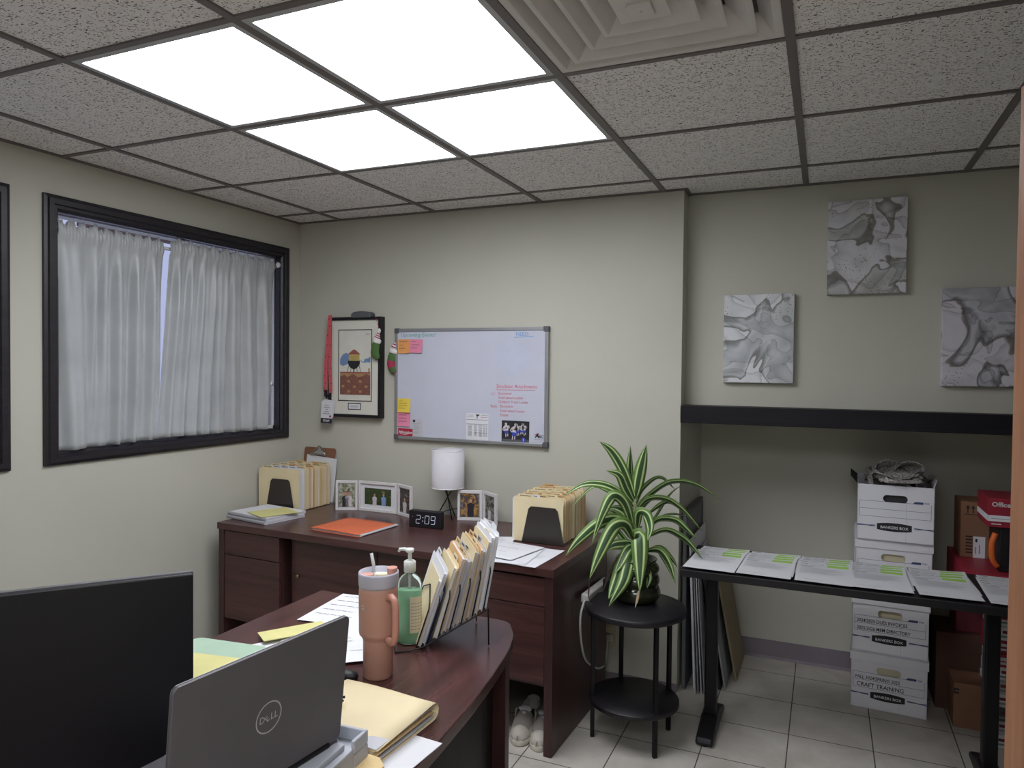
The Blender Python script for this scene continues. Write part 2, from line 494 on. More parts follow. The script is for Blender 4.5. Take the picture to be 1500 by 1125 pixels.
g = G(); g.box(LX - .14, RX + .1, RY - .1, RY, -.06, top); struct(g, 'wall_rear', ['wall'])
g = G(); g.box(.75, .87, RY, .76, 0, top); struct(g, 'wall_entry', ['wall'])
# vinyl base in the niche
g = G(); g.prism([(NY, 0), (NY - .014, 0), (NY - .004, .012), (NY - .004, .094), (NY, .095)], PX, RX, 0, Matrix(((0, 0, 1, 0), (1, 0, 0, 0), (0, 1, 0, 0), (0, 0, 0, 1))))
struct(g, 'baseboard_niche', ['cove'])
g = G(); g.box(LX, PX, BY - .006, BY, 0, .04); struct(g, 'baseboard_back', ['cove'])
# dark beam across the front of the alcove
g = G(); g.box(PX - .004, RX, BY, UY, 1.262, 1.342); struct(g, 'trim_2', ['beam'], bevel=.002)
# oak door leaf standing open
g = G()
X = T(.32, 1.6, 0, math.atan2(.76 - 1.6, .72 - .32))
g.box(0, .92, 0, .04, .012, 2.035, 0, X)
dl = struct(g, 'door_1', ['door'], bevel=.002)
g = G(); g.lathe([(.0, 0), (.026, 0), (.026, .01), (.01, .014), (.01, .045), (.026, .05), (.028, .065), (.018, .08), (0, .082)], seg=20, X=X @ T(.86, .04, .95) @ Matrix.Rotation(-PI / 2, 4, 'X'))
g.obj('door_handle', ['chrome'], parent=dl)

# windows on the left wall
def casing(y0, y1, n, iy):
    """stepped dark casing, jamb and panes"""
    z0, z1 = 1.098, 2.176; i0, i1 = iy
    prof = [(0, 0), (0, .012), (.012, .016), (.016, .024), (.036, .024), (.040, .016), (.052, .016), (.06, .006), (.06, 0)]  # inward distance, thickness
    g = G()
    ring = []
    for d, t in prof:
        k0 = (i0 - y0) * d / .06; k1 = (y1 - i1) * d / .06; kz0 = (WZ[0] - z0) * d / .06; kz1 = (z1 - WZ[1]) * d / .06
        ring.append([(LX + t, y0 + k0, z0 + kz0), (LX + t, y1 - k1, z0 + kz0), (LX + t, y1 - k1, z1 - kz1), (LX + t, y0 + k0, z1 - kz1)])
    vs = [p for r in ring for p in r]
    fs = [(i * 4 + k, (i + 1) * 4 + k, (i + 1) * 4 + (k + 1) % 4, i * 4 + (k + 1) % 4) for i in range(len(prof) - 1) for k in range(4)]
    g.add(vs, fs)
    for a in ((i0 - .002, i0 + .004, WZ[0], WZ[1]), (i1 - .004, i1 + .002, WZ[0], WZ[1]), (i0, i1, WZ[0] - .002, WZ[0] + .004), (i0, i1, WZ[1] - .004, WZ[1] + .002)):
        g.box(LX - .055, LX + .002, *a)
    w = struct(g, 'window_%d' % n, ['trimblack'])
    h = G()
    for a in ((i0, i0 + .014, WZ[0], WZ[1]), (i1 - .014, i1, WZ[0], WZ[1]), (i0, i1, WZ[0], WZ[0] + .02), (i0, i1, WZ[1] - .008, WZ[1]), ((i0 + i1) / 2 - .02, (i0 + i1) / 2 + .02, WZ[0], WZ[1])):
        h.box(LX - .052, LX - .036, *a)
    h.obj('sash', ['white'], parent=w, bevel=.002)
    h = G(); h.box(LX - .046, LX - .042, i0 + .004, i1 - .004, WZ[0] + .004, WZ[1] - .004); h.obj('pane', ['glass'], parent=w)
    return w
casing(1.850, 3.256, 1, WY[1]); casing(.312, 1.722, 2, W2Y)
# brown porch beam outside, seen above the curtains
g = G(); g.box(LX - .75, LX - .6, 2.52, 3.75, 2.22, 2.55); g.box(LX - .75, LX - .6, -2, 6, 2.55, 2.75)
struct(g, 'trim_3', ['cardboard_d'])

# curtains: satin panels on a tension rod
def curtain(name, label, y0, y1, zt, zb, folds, hemslope, seed, top0, ya_b=None, yb_b=None):
    rnd = random.Random(seed)
    t = thing(name, label, 'curtain', (LX + .02, (y0 + y1) / 2, zb))
    ph = [rnd.uniform(0, 6) for _ in range(6)]
    ya_b = y0 if ya_b is None else ya_b; yb_b = y1 if yb_b is None else yb_b
    def fn(u, v):        # u along width, v from the top down
        y = (y0 + (y1 - y0) * u) * (1 - v) + (ya_b + (yb_b - ya_b) * u) * v
        z = zt + (zb + hemslope * u - zt) * v + (.010 * math.sin(60 * u + ph[0]) + .006 * math.sin(131 * u + ph[1])) * (1 - v) ** 8
        g_ = u + .05 * math.sin(5 * u + ph[2] + v)
        wv = math.sin(2 * PI * folds * g_ + ph[3] + .5 * v) + .45 * math.sin(2 * PI * folds * 1.9 * g_ + ph[4] - .8 * v)
        amp = .006 + .011 * min(1, v * 3)
        gather = .004 * math.sin(210 * u + 5 * math.sin(9 * u)) * max(0, 1 - v / .09)
        roll = .010 * math.exp(-((v - .045) / .025) ** 2)
        bigf = -.040 * math.exp(-((u - .40 + .06 * v) / .035) ** 2) * min(1, v * 4) if seed == 3 else 0
        x = LX + .012 + amp * wv * 1.0 * min(1, .2 + v * 4) + gather + roll + bigf + .005 * math.sin(7 * v + 4 * u + ph[5]) * v
        return (max(LX - .032, min(x, LX + .05)), y, z)
    g = G(); g.surf(fn, 150, 40); c = g.obj('drape', ['curtain'], parent=t)
    sd = c.modifiers.new('cloth', 'SOLIDIFY'); sd.thickness = .0015
    return t
curtain('curtain', 'light grey satin curtain panel, left of the gap in the window', 1.905, 2.405, 2.078, 1.152, 5, .012, 3, 0, 1.905, 2.385)
curtain('curtain', 'light grey satin curtain panel, right of the gap, nearest the room corner', 2.44, 3.135, 2.09, 1.168, 8, -.012, 5, 0, 2.385, 3.095)
g = G(); g.tube([(LX - .002, 1.912, 2.040), (LX - .002, 3.165, 2.057)], .008, 10)
rod = thing('curtain_rod', 'white tension rod with a round end cap carrying the grey curtains', 'curtain rod', (LX + .004, 2.5, 2.04))
g.obj('rod', ['white'], parent=rod)
g = G(); g.lathe([(0, 0), (.014, .001), (.016, .008), (.012, .014), (0, .016)], seg=16, X=T(LX + .012, 3.155, 2.068) @ Matrix.Rotation(PI / 2, 4, 'Y')); g.obj('end_cap', ['white'], parent=rod)
g = G(); g.lathe([(0, 0), (.012, .001), (.012, .006), (0, .009)], seg=16, X=T(LX + .006, 3.118, 1.406) @ Matrix.Rotation(PI / 2, 4, 'Y'))
g.obj('button', ['white'], label='small white round button low at the right edge of the curtain', cat='button')

# ------------------------------------------------------------------ ceiling lights and vent
for (a, b, lb) in ((1, 0, 'square lit ceiling panel, farthest left of the block of four'), (2, 0, 'square lit ceiling panel beside the air vent, largest in view'),
                   (1, 1, 'square lit ceiling panel nearest the window wall and the back corner'), (2, 1, 'square lit ceiling panel above the back desk, right one of the far pair')):
    x0, y0 = cx[a + 1] + W, cy[b + 6] + W; x1, y1 = x0 + .6096 - 2 * W, y0 + .6096 - 2 * W
    t = thing('ceiling_light', lb, 'ceiling light', ((x0 + x1) / 2, (y0 + y1) / 2, CZ), 0, 'block of four lit ceiling panels')
    f = G(); e = .018
    for q in ((x0, x0 + e, y0, y1), (x1 - e, x1, y0, y1), (x0 + e, x1 - e, y0, y0 + e), (x0 + e, x1 - e, y1 - e, y1)): f.box(*q, CZ + .001, CZ + .05)
    f.obj('frame', ['grid_light'], parent=t)
    f = G(); f.box(x0 + e, x1 - e, y0 + e, y1 - e, CZ + .006, CZ + .012); f.obj('diffuser', ['diff'], parent=t)
REAR_FILL = [(3, -3), (4, -3), (3, -4), (4, -4)]  # unseen panels added behind the camera as fill for surfaces facing it
for i, (a, b) in enumerate(REAR_FILL):
    x0, y0 = cx[a + 1] + W, cy[b + 6] + W; x1, y1 = x0 + .6096 - 2 * W, y0 + .6096 - 2 * W
    t = thing('ceiling_light', 'added fill light panel, unseen behind the viewpoint, ' + ['near left', 'near right', 'far left', 'far right'][i], 'ceiling light', ((x0 + x1) / 2, (y0 + y1) / 2, CZ), 0, 'added fill light panels, unseen at the rear')
    f = G(); e = .018
    for q in ((x0, x0 + e, y0, y1), (x1 - e, x1, y0, y1), (x0 + e, x1 - e, y0, y0 + e), (x0 + e, x1 - e, y1 - e, y1)): f.box(*q, CZ + .001, CZ + .05)
    f.obj('frame', ['grid_light'], parent=t)
    f = G(); f.box(x0 + e, x1 - e, y0 + e, y1 - e, CZ + .006, CZ + .012); f.obj('diffuser', ['diff'], parent=t)
x0, y0 = cx[4] + W, cy[6] + W; S = .6096 - 2 * W; vc = (x0 + S / 2, y0 + S / 2)
t = thing('air_vent', 'square louvred ceiling air vent beside the lit panels', 'vent', (vc[0], vc[1], CZ))
f = G(); f.box(x0, x0 + S, y0, y0 + S, CZ + .07, CZ + .08); f.obj('backing', ['vent_dark'], parent=t)
def vring(ho, hi, zo, zi, lip):
    """one square louvre: sloping sheet with a flat lip at its lower edge"""
    g = G()
    def sq(h, z): return [(vc[0] - h, vc[1] - h, z), (vc[0] + h, vc[1] - h, z), (vc[0] + h, vc[1] + h, z), (vc[0] - h, vc[1] + h, z)]
    R = [sq(ho, zo + .004), sq(ho, zo), sq(ho - lip, zo), sq(hi, zi), sq(hi, zi + .004), sq(ho - lip, zo + .004)]
    vs = [p for r in R for p in r]
    fs = [(i * 4 + k, ((i + 1) % 6) * 4 + k, ((i + 1) % 6) * 4 + (k + 1) % 4, i * 4 + (k + 1) % 4) for i in range(6) for k in range(4)]
    return g.add(vs, fs)
for ho, hi, lip in ((S / 2, .235, .02), (.235, .165, .014), (.172, .105, .012), (.118, .055, .012)):
    vring(ho, hi, CZ + (.002 if ho > .25 else -.004), CZ + .045, lip).obj('louvre', ['vent'], parent=t, bevel=.002)
f = G(); f.prism([(-.06, -.06), (.06, -.06), (.06, .06), (-.06, .06)], 0, .004, 0, T(vc[0], vc[1], CZ - .006)); f.box(vc[0] - .028, vc[0] + .028, vc[1] - .028, vc[1] + .028, CZ - .014, CZ - .006)
f.lathe([(0, 0), (.004, .001), (.005, .004)], (vc[0], vc[1], CZ - .017), 10)
f.obj('centre_plate', ['vent'], parent=t, bevel=.003)
# ------------------------------------------------------------------ back desk (credenza)
DZ = .735
cr = thing('credenza', 'long dark mahogany back desk with drawers standing along the whiteboard wall', 'desk', (-.945, 2.575, 0), D(-2.2))
def L(g, name, mats, par=cr, **k): return g.obj(name, mats, parent=par, world=False, **k)
g = G(); g.box(-1.782, .004, -.008, .682, DZ - .032, DZ); L(g, 'top', ['mahog'], bevel=.002)
g = G(); g.box(-.034, 0, 0, .655, 0, DZ - .033); L(g, 'end_panel', ['mahog_z'], bevel=.0015)
g = G(); g.box(-1.778, -1.744, 0, .655, 0, DZ - .033); L(g, 'end_panel', ['mahog_z'], bevel=.0015)
g = G(); g.box(-1.744, -.034, .6, .62, .10, DZ - .033); L(g, 'back_panel', ['mahog'])
def drawer(x0, x1, z0, z1, y=.004):
    g = G(); g.box(x0, x1, y, y + .018, z0, z1); d = L(g, 'drawer', ['mahog'], bevel=.0015)
    return d
for z0, z1 in ((.583, .697), (.268, .579)): drawer(-1.742, -1.392, z0, z1)
for z0, z1 in ((.583, .692), (.278, .579)): drawer(-.372, -.037, z0, z1)
for x0, x1 in ((-1.743, -1.388), (-.376, -.036)):
    g = G(); g.box(x0, x1, .0225, .58, .262, .70); L(g, 'pedestal_body', ['mahog_z'])
g = G(); g.box(-1.384, -.38, .075, .10, .66, .702); L(g, 'rail', ['mahog'])
for x0, x1 in ((-1.36, -.868), (-.864, -.38)):
    g = G(); g.box(x0, x1, .055, .073, .06, .695); d = L(g, 'door', ['mahog'], bevel=.0015)
    k = G(); kx = x0 + .04 if x0 < -1 else x1 - .04
    k.lathe([(0, 0), (.0095, 0), (.0095, .010), (.007, .013), (0, .013)], seg=18, X=T(kx, .055, .516) @ Matrix.Rotation(PI / 2, 4, 'X'))
    k.obj('lock', ['brass'], parent=d, world=False)

# ------------------------------------------------------------------ bow-front desk
fd = thing('desk', 'dark mahogany bow-front desk in the foreground with a curved right edge', 'desk', (-1.2, 1.05, 0))
bow = [(-.84, 1.955), (-.815, 1.90), (-.780, 1.784), (-.752, 1.62), (-.733, 1.47), (-.718, 1.30), (-.709, 1.16), (-.706, 1.05), (-.709, .94), (-.718, .80), (-.733, .63), (-.752, .48), (-.78, .316), (-.815, .2), (-.84, .145)]
def bowx(y):
    for (xa, ya), (xb, yb) in zip(bow, bow[1:]):
        if yb <= y <= ya: return xa + (xb - xa) * (ya - y) / (ya - yb)
    return -.84
rc = [(-.905 + .055 * math.cos(a), 1.945 + .045 * math.sin(a)) for a in [D(90 - 15 * i) for i in range(6)]]
g = G(); g.prism([(-1.578, .11), (-1.578, 1.99)] + rc + [(bowx(1.93 - i * .0447) if i else -.835, 1.93 - i * .0447) for i in range(40)] + [(-.85, .13), (-.9, .11)], DZ - .032, DZ)
g.obj('desktop', ['mahog_y'], parent=fd, bevel=.0025)
for y in (1.90, .17):
    g = G(); g.box(-1.53, -.835, y - .014, y + .014, 0, DZ - .033); g.obj('end_panel', ['mahog_z'], parent=fd, bevel=.0015)
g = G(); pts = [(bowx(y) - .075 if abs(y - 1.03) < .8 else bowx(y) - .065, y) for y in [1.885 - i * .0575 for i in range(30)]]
g.prism(pts + [(x - .02, y) for x, y in pts[::-1]], .04, DZ - .033); g.obj('modesty_panel', ['panel_shade'], parent=fd)

# ------------------------------------------------------------------ file rows with bookends
def folder_mesh(w, h, th, tabx, tabw, mats, tabtext=True, tilt=0, seed=0, tabh=.012):
    """a standing folder: two leaves round some paper, a tab on the rear leaf; x across, y thickness, z up"""
    rnd = random.Random(seed); g = G()
    r = .008
    def leaf(y0, y1, hh, m, tab=None):
        top = [(w / 2, hh - r), (w / 2 - r, hh)]
        if tab: top += [(tab[1] + .006, hh), (tab[1], hh + tabh), (tab[0], hh + tabh), (tab[0] - .006, hh)]
        top += [(-w / 2 + r, hh), (-w / 2, hh - r)]
        g.prism([(-w / 2, 0), (w / 2, 0)] + top, -y1, -y0, m, Matrix(((1, 0, 0, 0), (0, 0, -1, 0), (0, 1, 0, 0), (0, 0, 0, 1))))
    leaf(0, .0008, h - .004, 0)
    if th > .003:
        g.box(-w / 2 + .006, w / 2 - rnd.uniform(.003, .009), .0012, th - .0012, .003, h - rnd.uniform(.004, .016), 1)
    leaf(th - .0008, th, h, 0, (tabx, tabx + tabw))
    if tabtext:
        X = frame((tabx + .008, th - .0012, h + .001), (1, 0, 0), (0, 0, 1))
        g.scribble(0, .001, tabw - .018, .006, 2, X, 0, .0014, rnd)
    return g
def file_row(n, x, y, z, w, h, pitch, names, seed, first, group, label, rz=0):
    rnd = random.Random(seed); protos = []
    for k in range(5):
        protos.append((folder_mesh(w, h, pitch * .82, -w / 2 + .02 + (k % 5) * (w - .1) / 4, .07, 0, True, 0, seed + k)))
    for i in range(n):
        pr = protos[i % 5]
        m0 = rnd.choice(['manila'] * 5 + ['manila2'] * 2 + ['manila3']) if i else 'manila'
        white = i in first.get('white', ())
        q = G(); q.v, q.f, q.mi, q.sm = list(pr.v), pr.f, pr.mi, pr.sm
        dx, dz = rnd.uniform(-.004, .006), rnd.uniform(-.006, .008)
        lean = D(rnd.uniform(-1.2, 1.2)) * 0
        Xf = T(x + dx, y + i * pitch, z, rz)
        q.v = [tuple(Xf @ Vector((p[0], p[1], p[2] * (1 + dz)))) for p in q.v]
        o = q.obj('file_folder', ['paper' if white else m0, 'paper', 'ink'], label=(first['label'] if i == 0 else label), cat='folder', group=None if i == 0 else group)
def bookend(label, x, y, z, w0, w1, h, m, depth=.12):
    t = thing('bookend', label, 'bookend', (x, y, z))
    g = G(); r = .012
    pts = [(-w0 / 2, 0), (w0 / 2, 0), (w1 / 2, h - r), (w1 / 2 - r, h), (-w1 / 2 + r, h), (-w1 / 2, h - r)]
    g.prism(pts, -.003, 0, 0, Matrix(((1, 0, 0, 0), (0, 0, -1, 0), (0, 1, 0, 0), (0, 0, 0, 1))))
    g.obj('plate', [m], parent=t, world=False, bevel=.001)
    g = G(); g.box(-w0 / 2, w0 / 2, .0, depth, .0005, .003); g.obj('foot', [m], parent=t, world=False)
    return t
# left row, in the corner by the window
file_row(21, -2.668, 3.002, DZ + .004, .272, .218, .0127, None, 11, {'label': 'front manila folder behind the dark bookend, row in the room corner', 'white': (1, 2, 3)},
         'manila folders in the row by the room corner', 'manila folder with handwritten tab standing in the row in the room corner')
bookend('dark brown plate bookend in front of the folders in the room corner', -2.652, 2.995, DZ, .19, .128, .168, 'smoke')
g = G(); g.box(-2.70, -2.655, 3.035, 3.05, .965, .9668, 0, None); g.obj('sticky_note', ['orange'], label='small orange sticky flag on the folder tabs in the room corner', cat='sticky note')
# clipboard leaning on the wall
t = thing('clipboard', 'brown hardboard clipboard with metal clip leaning on the wall behind the corner folders', 'clipboard', (-2.667, 3.30, DZ))
X = frame((-2.667, 3.297, DZ + .001), (1, 0, 0), (0, .16, 1))
def rr(w, h, r, n=5):
    """rounded rectangle outline starting at the origin corner"""
    p = []
    for cxx, cyy, a0 in ((w - r, r, -90), (w - r, h - r, 0), (r, h - r, 90), (r, r, 180)):
        p += [(cxx + r * math.cos(D(a0 + 90 * i / n)), cyy + r * math.sin(D(a0 + 90 * i / n))) for i in range(n + 1)]
    return p
g = G(); g.prism([(px - .11, py) for px, py in rr(.22, .305, .014)], -.003, 0, 0, X); g.obj('board', ['brown'], parent=t)
g = G(); g.prism([(-.055, .262), (.055, .262), (.05, .275), (.03, .285), (.02, .303), (.008, .312), (-.008, .312), (-.02, .303), (-.03, .285), (-.05, .275)], .004, .011, 0, X)
g.tube([(-.05, .268, .012), (-.02, .29, .016), (0, .315, .012), (.02, .29, .016), (.05, .268, .012)], .003, 8, 0, X)
g.tube([(-.056, .264, .010), (.056, .264, .010)], .005, 8, 0, X)
g.obj('clip', ['chrome'], parent=t, bevel=.001)
g = G(); g.prism([(-.085, .02), (.128, .0), (.128, .245), (-.085, .262)], .0005, .0035, 0, X); g.obj('paper', ['paper'], parent=t)
# right row
file_row(26, -1.156, 2.93, DZ + .004, .236, .195, .0125, None, 23, {'label': 'front manila folder behind the dark bookend, row nearest the plant', 'white': (1,)},
         'manila folders in the row near the plant', 'manila folder with handwritten tab standing in the row beside the plant')
bookend('smoky dark plate bookend in front of the folders near the plant', -1.125, 2.922, DZ, .20, .138, .163, 'smoke', .1)

# notebooks, envelope, orange folder
def spiral(name, label, c, rz, w, d, z, h):
    t = thing(name, label, 'notebook', (*c, z), rz)
    g = G(); g.box(0, w, 0, d, .001, h - .002); g.obj('pages', ['paper2'], parent=t, world=False)
    g = G(); g.box(-.001, w + .001, .004, d + .001, h - .002, h); g.box(-.001, w + .001, .004, d + .001, 0, .0012); g.obj('cover', ['paper'], parent=t, world=False)
    g = G()
    for i in range(30):
        xx = .006 + i * (w - .012) / 29
        g.tube([(xx, .004 + .008 * math.cos(a), h / 2 + (h / 2 + .001) * math.sin(a)) for a in [D(30 + 30 * k) for k in range(12)]], .0011, 5, 0, None, False)
    g.obj('spiral', ['silver'], parent=t, world=False)
    return t
spiral('spiral_notebook', 'spiral notebook at the bottom of the pair on the left end of the back desk', (-2.765, 2.735), D(-10), .30, .245, DZ + .001, .014)
spiral('spiral_notebook', 'spiral notebook on top of the pair, under the yellow envelope', (-2.763, 2.742), D(-9), .296, .245, DZ + .017, .013)
g = G(); X = T(-2.655, 2.762, DZ + .033, D(-1)); g.box(0, .17, 0, .20, 0, .002, 0, X @ T(0, 0, 0, D(-24))); g.add([(0, .0, .0022), (.17, 0, .0022), (.085, .08, .003)], [(0, 1, 2)], 0, X @ T(0, 0, 0, D(-24)))
g.obj('envelope', ['yellow'], label='pale yellow envelope lying on the spiral notebooks', cat='envelope', bevel=.0008)
t = thing('report_folder', 'bright orange folder of papers lying on the back desk', 'folder', (-2.05, 2.82, DZ))
X = T(-2.05, 2.822, DZ, D(-5))
g = G(); g.box(-.143, .149, -.125, .140, .002, .011, 0, X); g.box(-.140, .152, -.120, .146, .004, .008, 0, X); g.obj('papers', ['paper'], parent=t)
def cover_fn(z, bend):
    def fn(u, v):
        x = -.150 + .295 * u; y = -.135 + .268 * v
        return tuple(X @ Vector((x, y, z + bend * (math.sin(PI * u) * .5 + .3 * (1 - u) * (1 - v)))))
    return fn
g = G(); g.surf(cover_fn(.0125, .003), 12, 8); o = g.obj('cover', ['orange'], parent=t); o.modifiers.new('card', 'SOLIDIFY').thickness = .0012
g = G(); g.surf(cover_fn(.002, .0), 4, 4); o = g.obj('cover', ['orange'], parent=t); o.modifiers.new('card', 'SOLIDIFY').thickness = .0012

# hinged photo frames
def photo_frame(label, pts, h, pics, z=DZ):
    t = thing('folding_photo_frame', label, 'photo frame', (sum(p[0] for p in pts) / len(pts), sum(p[1] for p in pts) / len(pts), z))
    for i in range(len(pts) - 1):
        a, b = Vector((*pts[i], z)), Vector((*pts[i + 1], z)); w = (b - a).length
        X = frame(a, b - a, (0, 0, 1)); e = .014; wi = w - .003
        g = G()
        for q in ((.0015, e, 0, h), (wi - e + .0015, wi, 0, h), (e, wi - e + .0015, 0, e), (e, wi - e + .0015, h - e, h)): g.box(*q, -.012, .002, 0, X)
        fr = g.obj('frame_panel', ['whiteframe'], parent=t, bevel=.0012)
        g = G()
        mx = .024 if w > .2 else .004; my = .022 if w > .2 else .004
        if w > .2: g.rect(e, wi - e, e, h - e, 0, X, -.006)
        g.rect(e + mx, wi - e - mx, e + my, h - e - my, 1, X, -.005)
        x0, x1, y0, y1 = e + mx, wi - e - mx, e + my, h - e - my; W_, H_ = x1 - x0, y1 - y0
        for kind, fx, fy, s in pics[i][1]:
            X_, Y_ = x0 + fx * W_, y0 + fy * H_; s *= H_
            if kind == 'm': cm, hm = 3, 4
            elif kind == 'w': cm, hm = 5, 6
            else: cm, hm = 6, 4
            g.poly([(X_ - .16 * s, y0), (X_ + .16 * s, y0), (X_ + .14 * s, Y_ + .42 * s), (X_ + .2 * s, Y_ + .2 * s), (X_ + .17 * s, Y_ + .5 * s), (X_ + .06 * s, Y_ + .56 * s), (X_ - .06 * s, Y_ + .56 * s), (X_ - .17 * s, Y_ + .5 * s), (X_ - .2 * s, Y_ + .2 * s), (X_ - .14 * s, Y_ + .42 * s)], cm, X @ T(0, 0, -.0045))
            g.disc(X_, Y_ + .66 * s, .075 * s, .095 * s, 2, X, -.0042); g.disc(X_, Y_ + .72 * s, .08 * s, .06 * s, hm, X, -.0043)
        g.obj('photo', [M['paper'], pics[i][0], M['ph_skin'], M['ph_blue'], M['ph_hair'], M['ph_white'], M['ph_dark']], parent=fr)
M['ph_skin'] = mat('print_skin_tone', '#b48a72', .3); M['ph_blue'] = mat('print_pale_blue', '#7e97c4', .3); M['ph_hair'] = mat('print_hair_brown', '#4e3a30', .3)
M['ph_white'] = mat('print_white', '#c6bfc2', .3); M['ph_dark'] = mat('print_charcoal', '#2c2c34', .3)
pa = photo_mat('print_garden', ['#2c3a2c', '#6f7a64', '#b9b4a4', '#3c4a48'], 45); pb = photo_mat('print_trees', ['#1e261c', '#43502f', '#2a3322', '#71764a'], 60)
pc = photo_mat('print_street', ['#6a4a44', '#3a3a3c', '#8f8a84'], 50); pd = photo_mat('print_hall', ['#33406a', '#b58a4a', '#3a3034', '#7d7c86'], 40); pe = photo_mat('print_dusk', ['#23262a', '#4c4f4c', '#8d8d88', '#2f3330'], 50)
photo_frame('white three-panel photo frame beside the corner folders', [(-2.398, 3.135), (-2.291, 3.192), (-2.045, 3.192), (-1.925, 3.135)], .160,
            [(pa, [('b', .42, 0, .85), ('w', .62, 0, .85)]), (pb, [('w', .38, 0, .9), ('m', .72, 0, .95)]), (pc, [('w', .5, 0, .8)])])
photo_frame('white photo frame standing between the lamp and the files near the plant', [(-1.695, 3.20), (-1.573, 3.245), (-1.463, 3.165)], .152,
            [(pd, [('b', .55, .1, .9)]), (pe, [('w', .45, .0, .7)])])

# clock
t = thing('digital_clock', 'small black digital clock showing 2:09', 'clock', (-1.748, 2.985, DZ), D(3))
g = G(); g.box(-.086, .086, -.016, .02, 0, .082); g.obj('case', ['black'], parent=t, world=False, bevel=.004)
X = frame((-.047, -.0166, .022), (1, 0, 0), (0, 0, 1)); g = G()
def seg7(ch, ox, w=.021, h=.038, s=.0020):
    S_ = {'a': ((0, h), (w, h)), 'b': ((w, h), (w, h / 2)), 'c': ((w, h / 2), (w, 0)), 'd': ((0, 0), (w, 0)), 'e': ((0, 0), (0, h / 2)), 'f': ((0, h / 2), (0, h)), 'g': ((0, h / 2), (w, h / 2))}
    for k in {'2': 'abged', '0': 'abcdef', '9': 'abcdfg'}[ch]:
        (xa, ya), (xb, yb) = S_[k]; sh = .08
        g.stroke([(ox + xa * .8 + (xb - xa) * .08 + xa * .2 + ya * sh, ya + (yb - ya) * .1), (ox + xb - (xb - xa) * .08 + yb * sh, yb - (yb - ya) * .1)], s, 0, X)
seg7('2', .0); seg7('0', .047); seg7('9', .079); g.disc(.036, .012, .0022, None, 0, X); g.disc(.037, .028, .0022, None, 0, X); g.disc(-.018, .03, .0012, None, 0, X)
g.obj('digits', ['digit'], parent=t, world=False)

# lamp
t = thing('table_lamp', 'small table lamp with white drum shade and crossed black wire legs', 'lamp', (-1.757, 3.215, DZ))
g = G(); prof = []
for z in (.160, .352):
    pass
g.lathe([(.0835, .160), (.0835, .352), (.0822, .352), (.0822, .160), (.0835, .160)], (-1.757, 3.215, DZ), 48, 0, cap=False); g.obj('shade', ['shade'], parent=t)
g = G()
for z in (.159, .349): g.lathe([(.0842, z), (.0842, z + .004), (.0815, z + .004), (.0815, z), (.0842, z)], (-1.757, 3.215, DZ), 48, 0, cap=False)
g.obj('rim', ['white'], parent=t)
g = G(); legs = []
for k in range(3):
    a = D(200 + 120 * k); b = a + PI
    p0 = (-1.757 + .060 * math.cos(a), 3.215 + .060 * math.sin(a), DZ + .003); p1 = (-1.757 + .035 * math.cos(b), 3.215 + .035 * math.sin(b), DZ + .175)
    q = G(); q.tube([p0, p1], .003, 8); q.obj('leg', ['blackmetal'], parent=t)
g = G(); g.tube([(-1.757, 3.215, DZ + .165), (-1.757, 3.215, DZ + .22)], .017, 16); g.tube([(-1.79, 3.215, DZ + .176), (-1.724, 3.215, DZ + .176)], .002, 6)
for k in range(3):
    a = D(90 + 120 * k); g.tube([(-1.757, 3.215, DZ + .176), (-1.757 + .083 * math.cos(a), 3.215 + .083 * math.sin(a), DZ + .168)], .0018, 6)
g.obj('socket', ['blackmetal'], parent=t)
g = G(); P = []
for i in range(22):
    u = i / 21; P.append((-1.757 + .01 + .10 * math.sin(u * 4.6) + .02 * u, 3.23 + .05 * u + .02 * math.sin(7 * u), DZ + .165 * (1 - u) ** 2 + .004 + .045 * math.sin(PI * u) * u))
g.tube(P, .0022, 6); g.obj('cord', ['blackmetal'], parent=t)

# loose papers on the right of the back desk
def sheet(label, c, rz, w, d, z, m='paper', lines=14, seed=0, name='paper_sheet', group=None, curl=.003, th=.0006):
    rnd = random.Random(seed); X = T(c[0], c[1], z, rz); g = G()
    def fn(u, v):
        return tuple(X @ Vector((w * u, d * v, curl * (math.sin(2.6 * u + seed) ** 2 * .5 + (u * v) ** 3))))
    g.surf(fn, 8, 8, 0)
    def zz(u, v): return curl * (math.sin(2.6 * u + seed) ** 2 * .5 + (u * v) ** 3) + .0009
    for i in range(lines):
        v = .9 - .8 * i / max(1, lines); u1 = rnd.uniform(.5, .9); u0 = .1
        for k in range(5):
            a, b = u0 + (u1 - u0) * k / 5, u0 + (u1 - u0) * (k + .8) / 5
            g.add([(w * a, d * v, zz(a, v)), (w * b, d * v, zz(b, v)), (w * b, d * (v + .012), zz(b, v + .012)), (w * a, d * (v + .012), zz(a, v + .012))], [(0, 1, 2, 3)], 1, X)
    return g.obj(name, [m, 'faint' if lines > 8 else 'greyink'], label=label, cat='paper', group=group)
sheet('printed sheet lying partly under the front bookend near the plant', (-1.262, 2.56), D(4), .20, .27, DZ + .003, seed=2, curl=.0015)
sheet('printed sheet lying nearest the right end of the back desk', (-1.215, 2.575), D(-4), .20, .29, DZ + .0012, seed=4)
sheet('printed sheet behind the step sorter on the back desk', (-1.40, 2.66), D(14), .20, .27, DZ + .0045, seed=5)
sheet('blank sheet at the bottom of the papers near the right end of the back desk', (-1.33, 2.64), D(-12), .20, .25, DZ + .0075, seed=9, lines=3, curl=.0015)

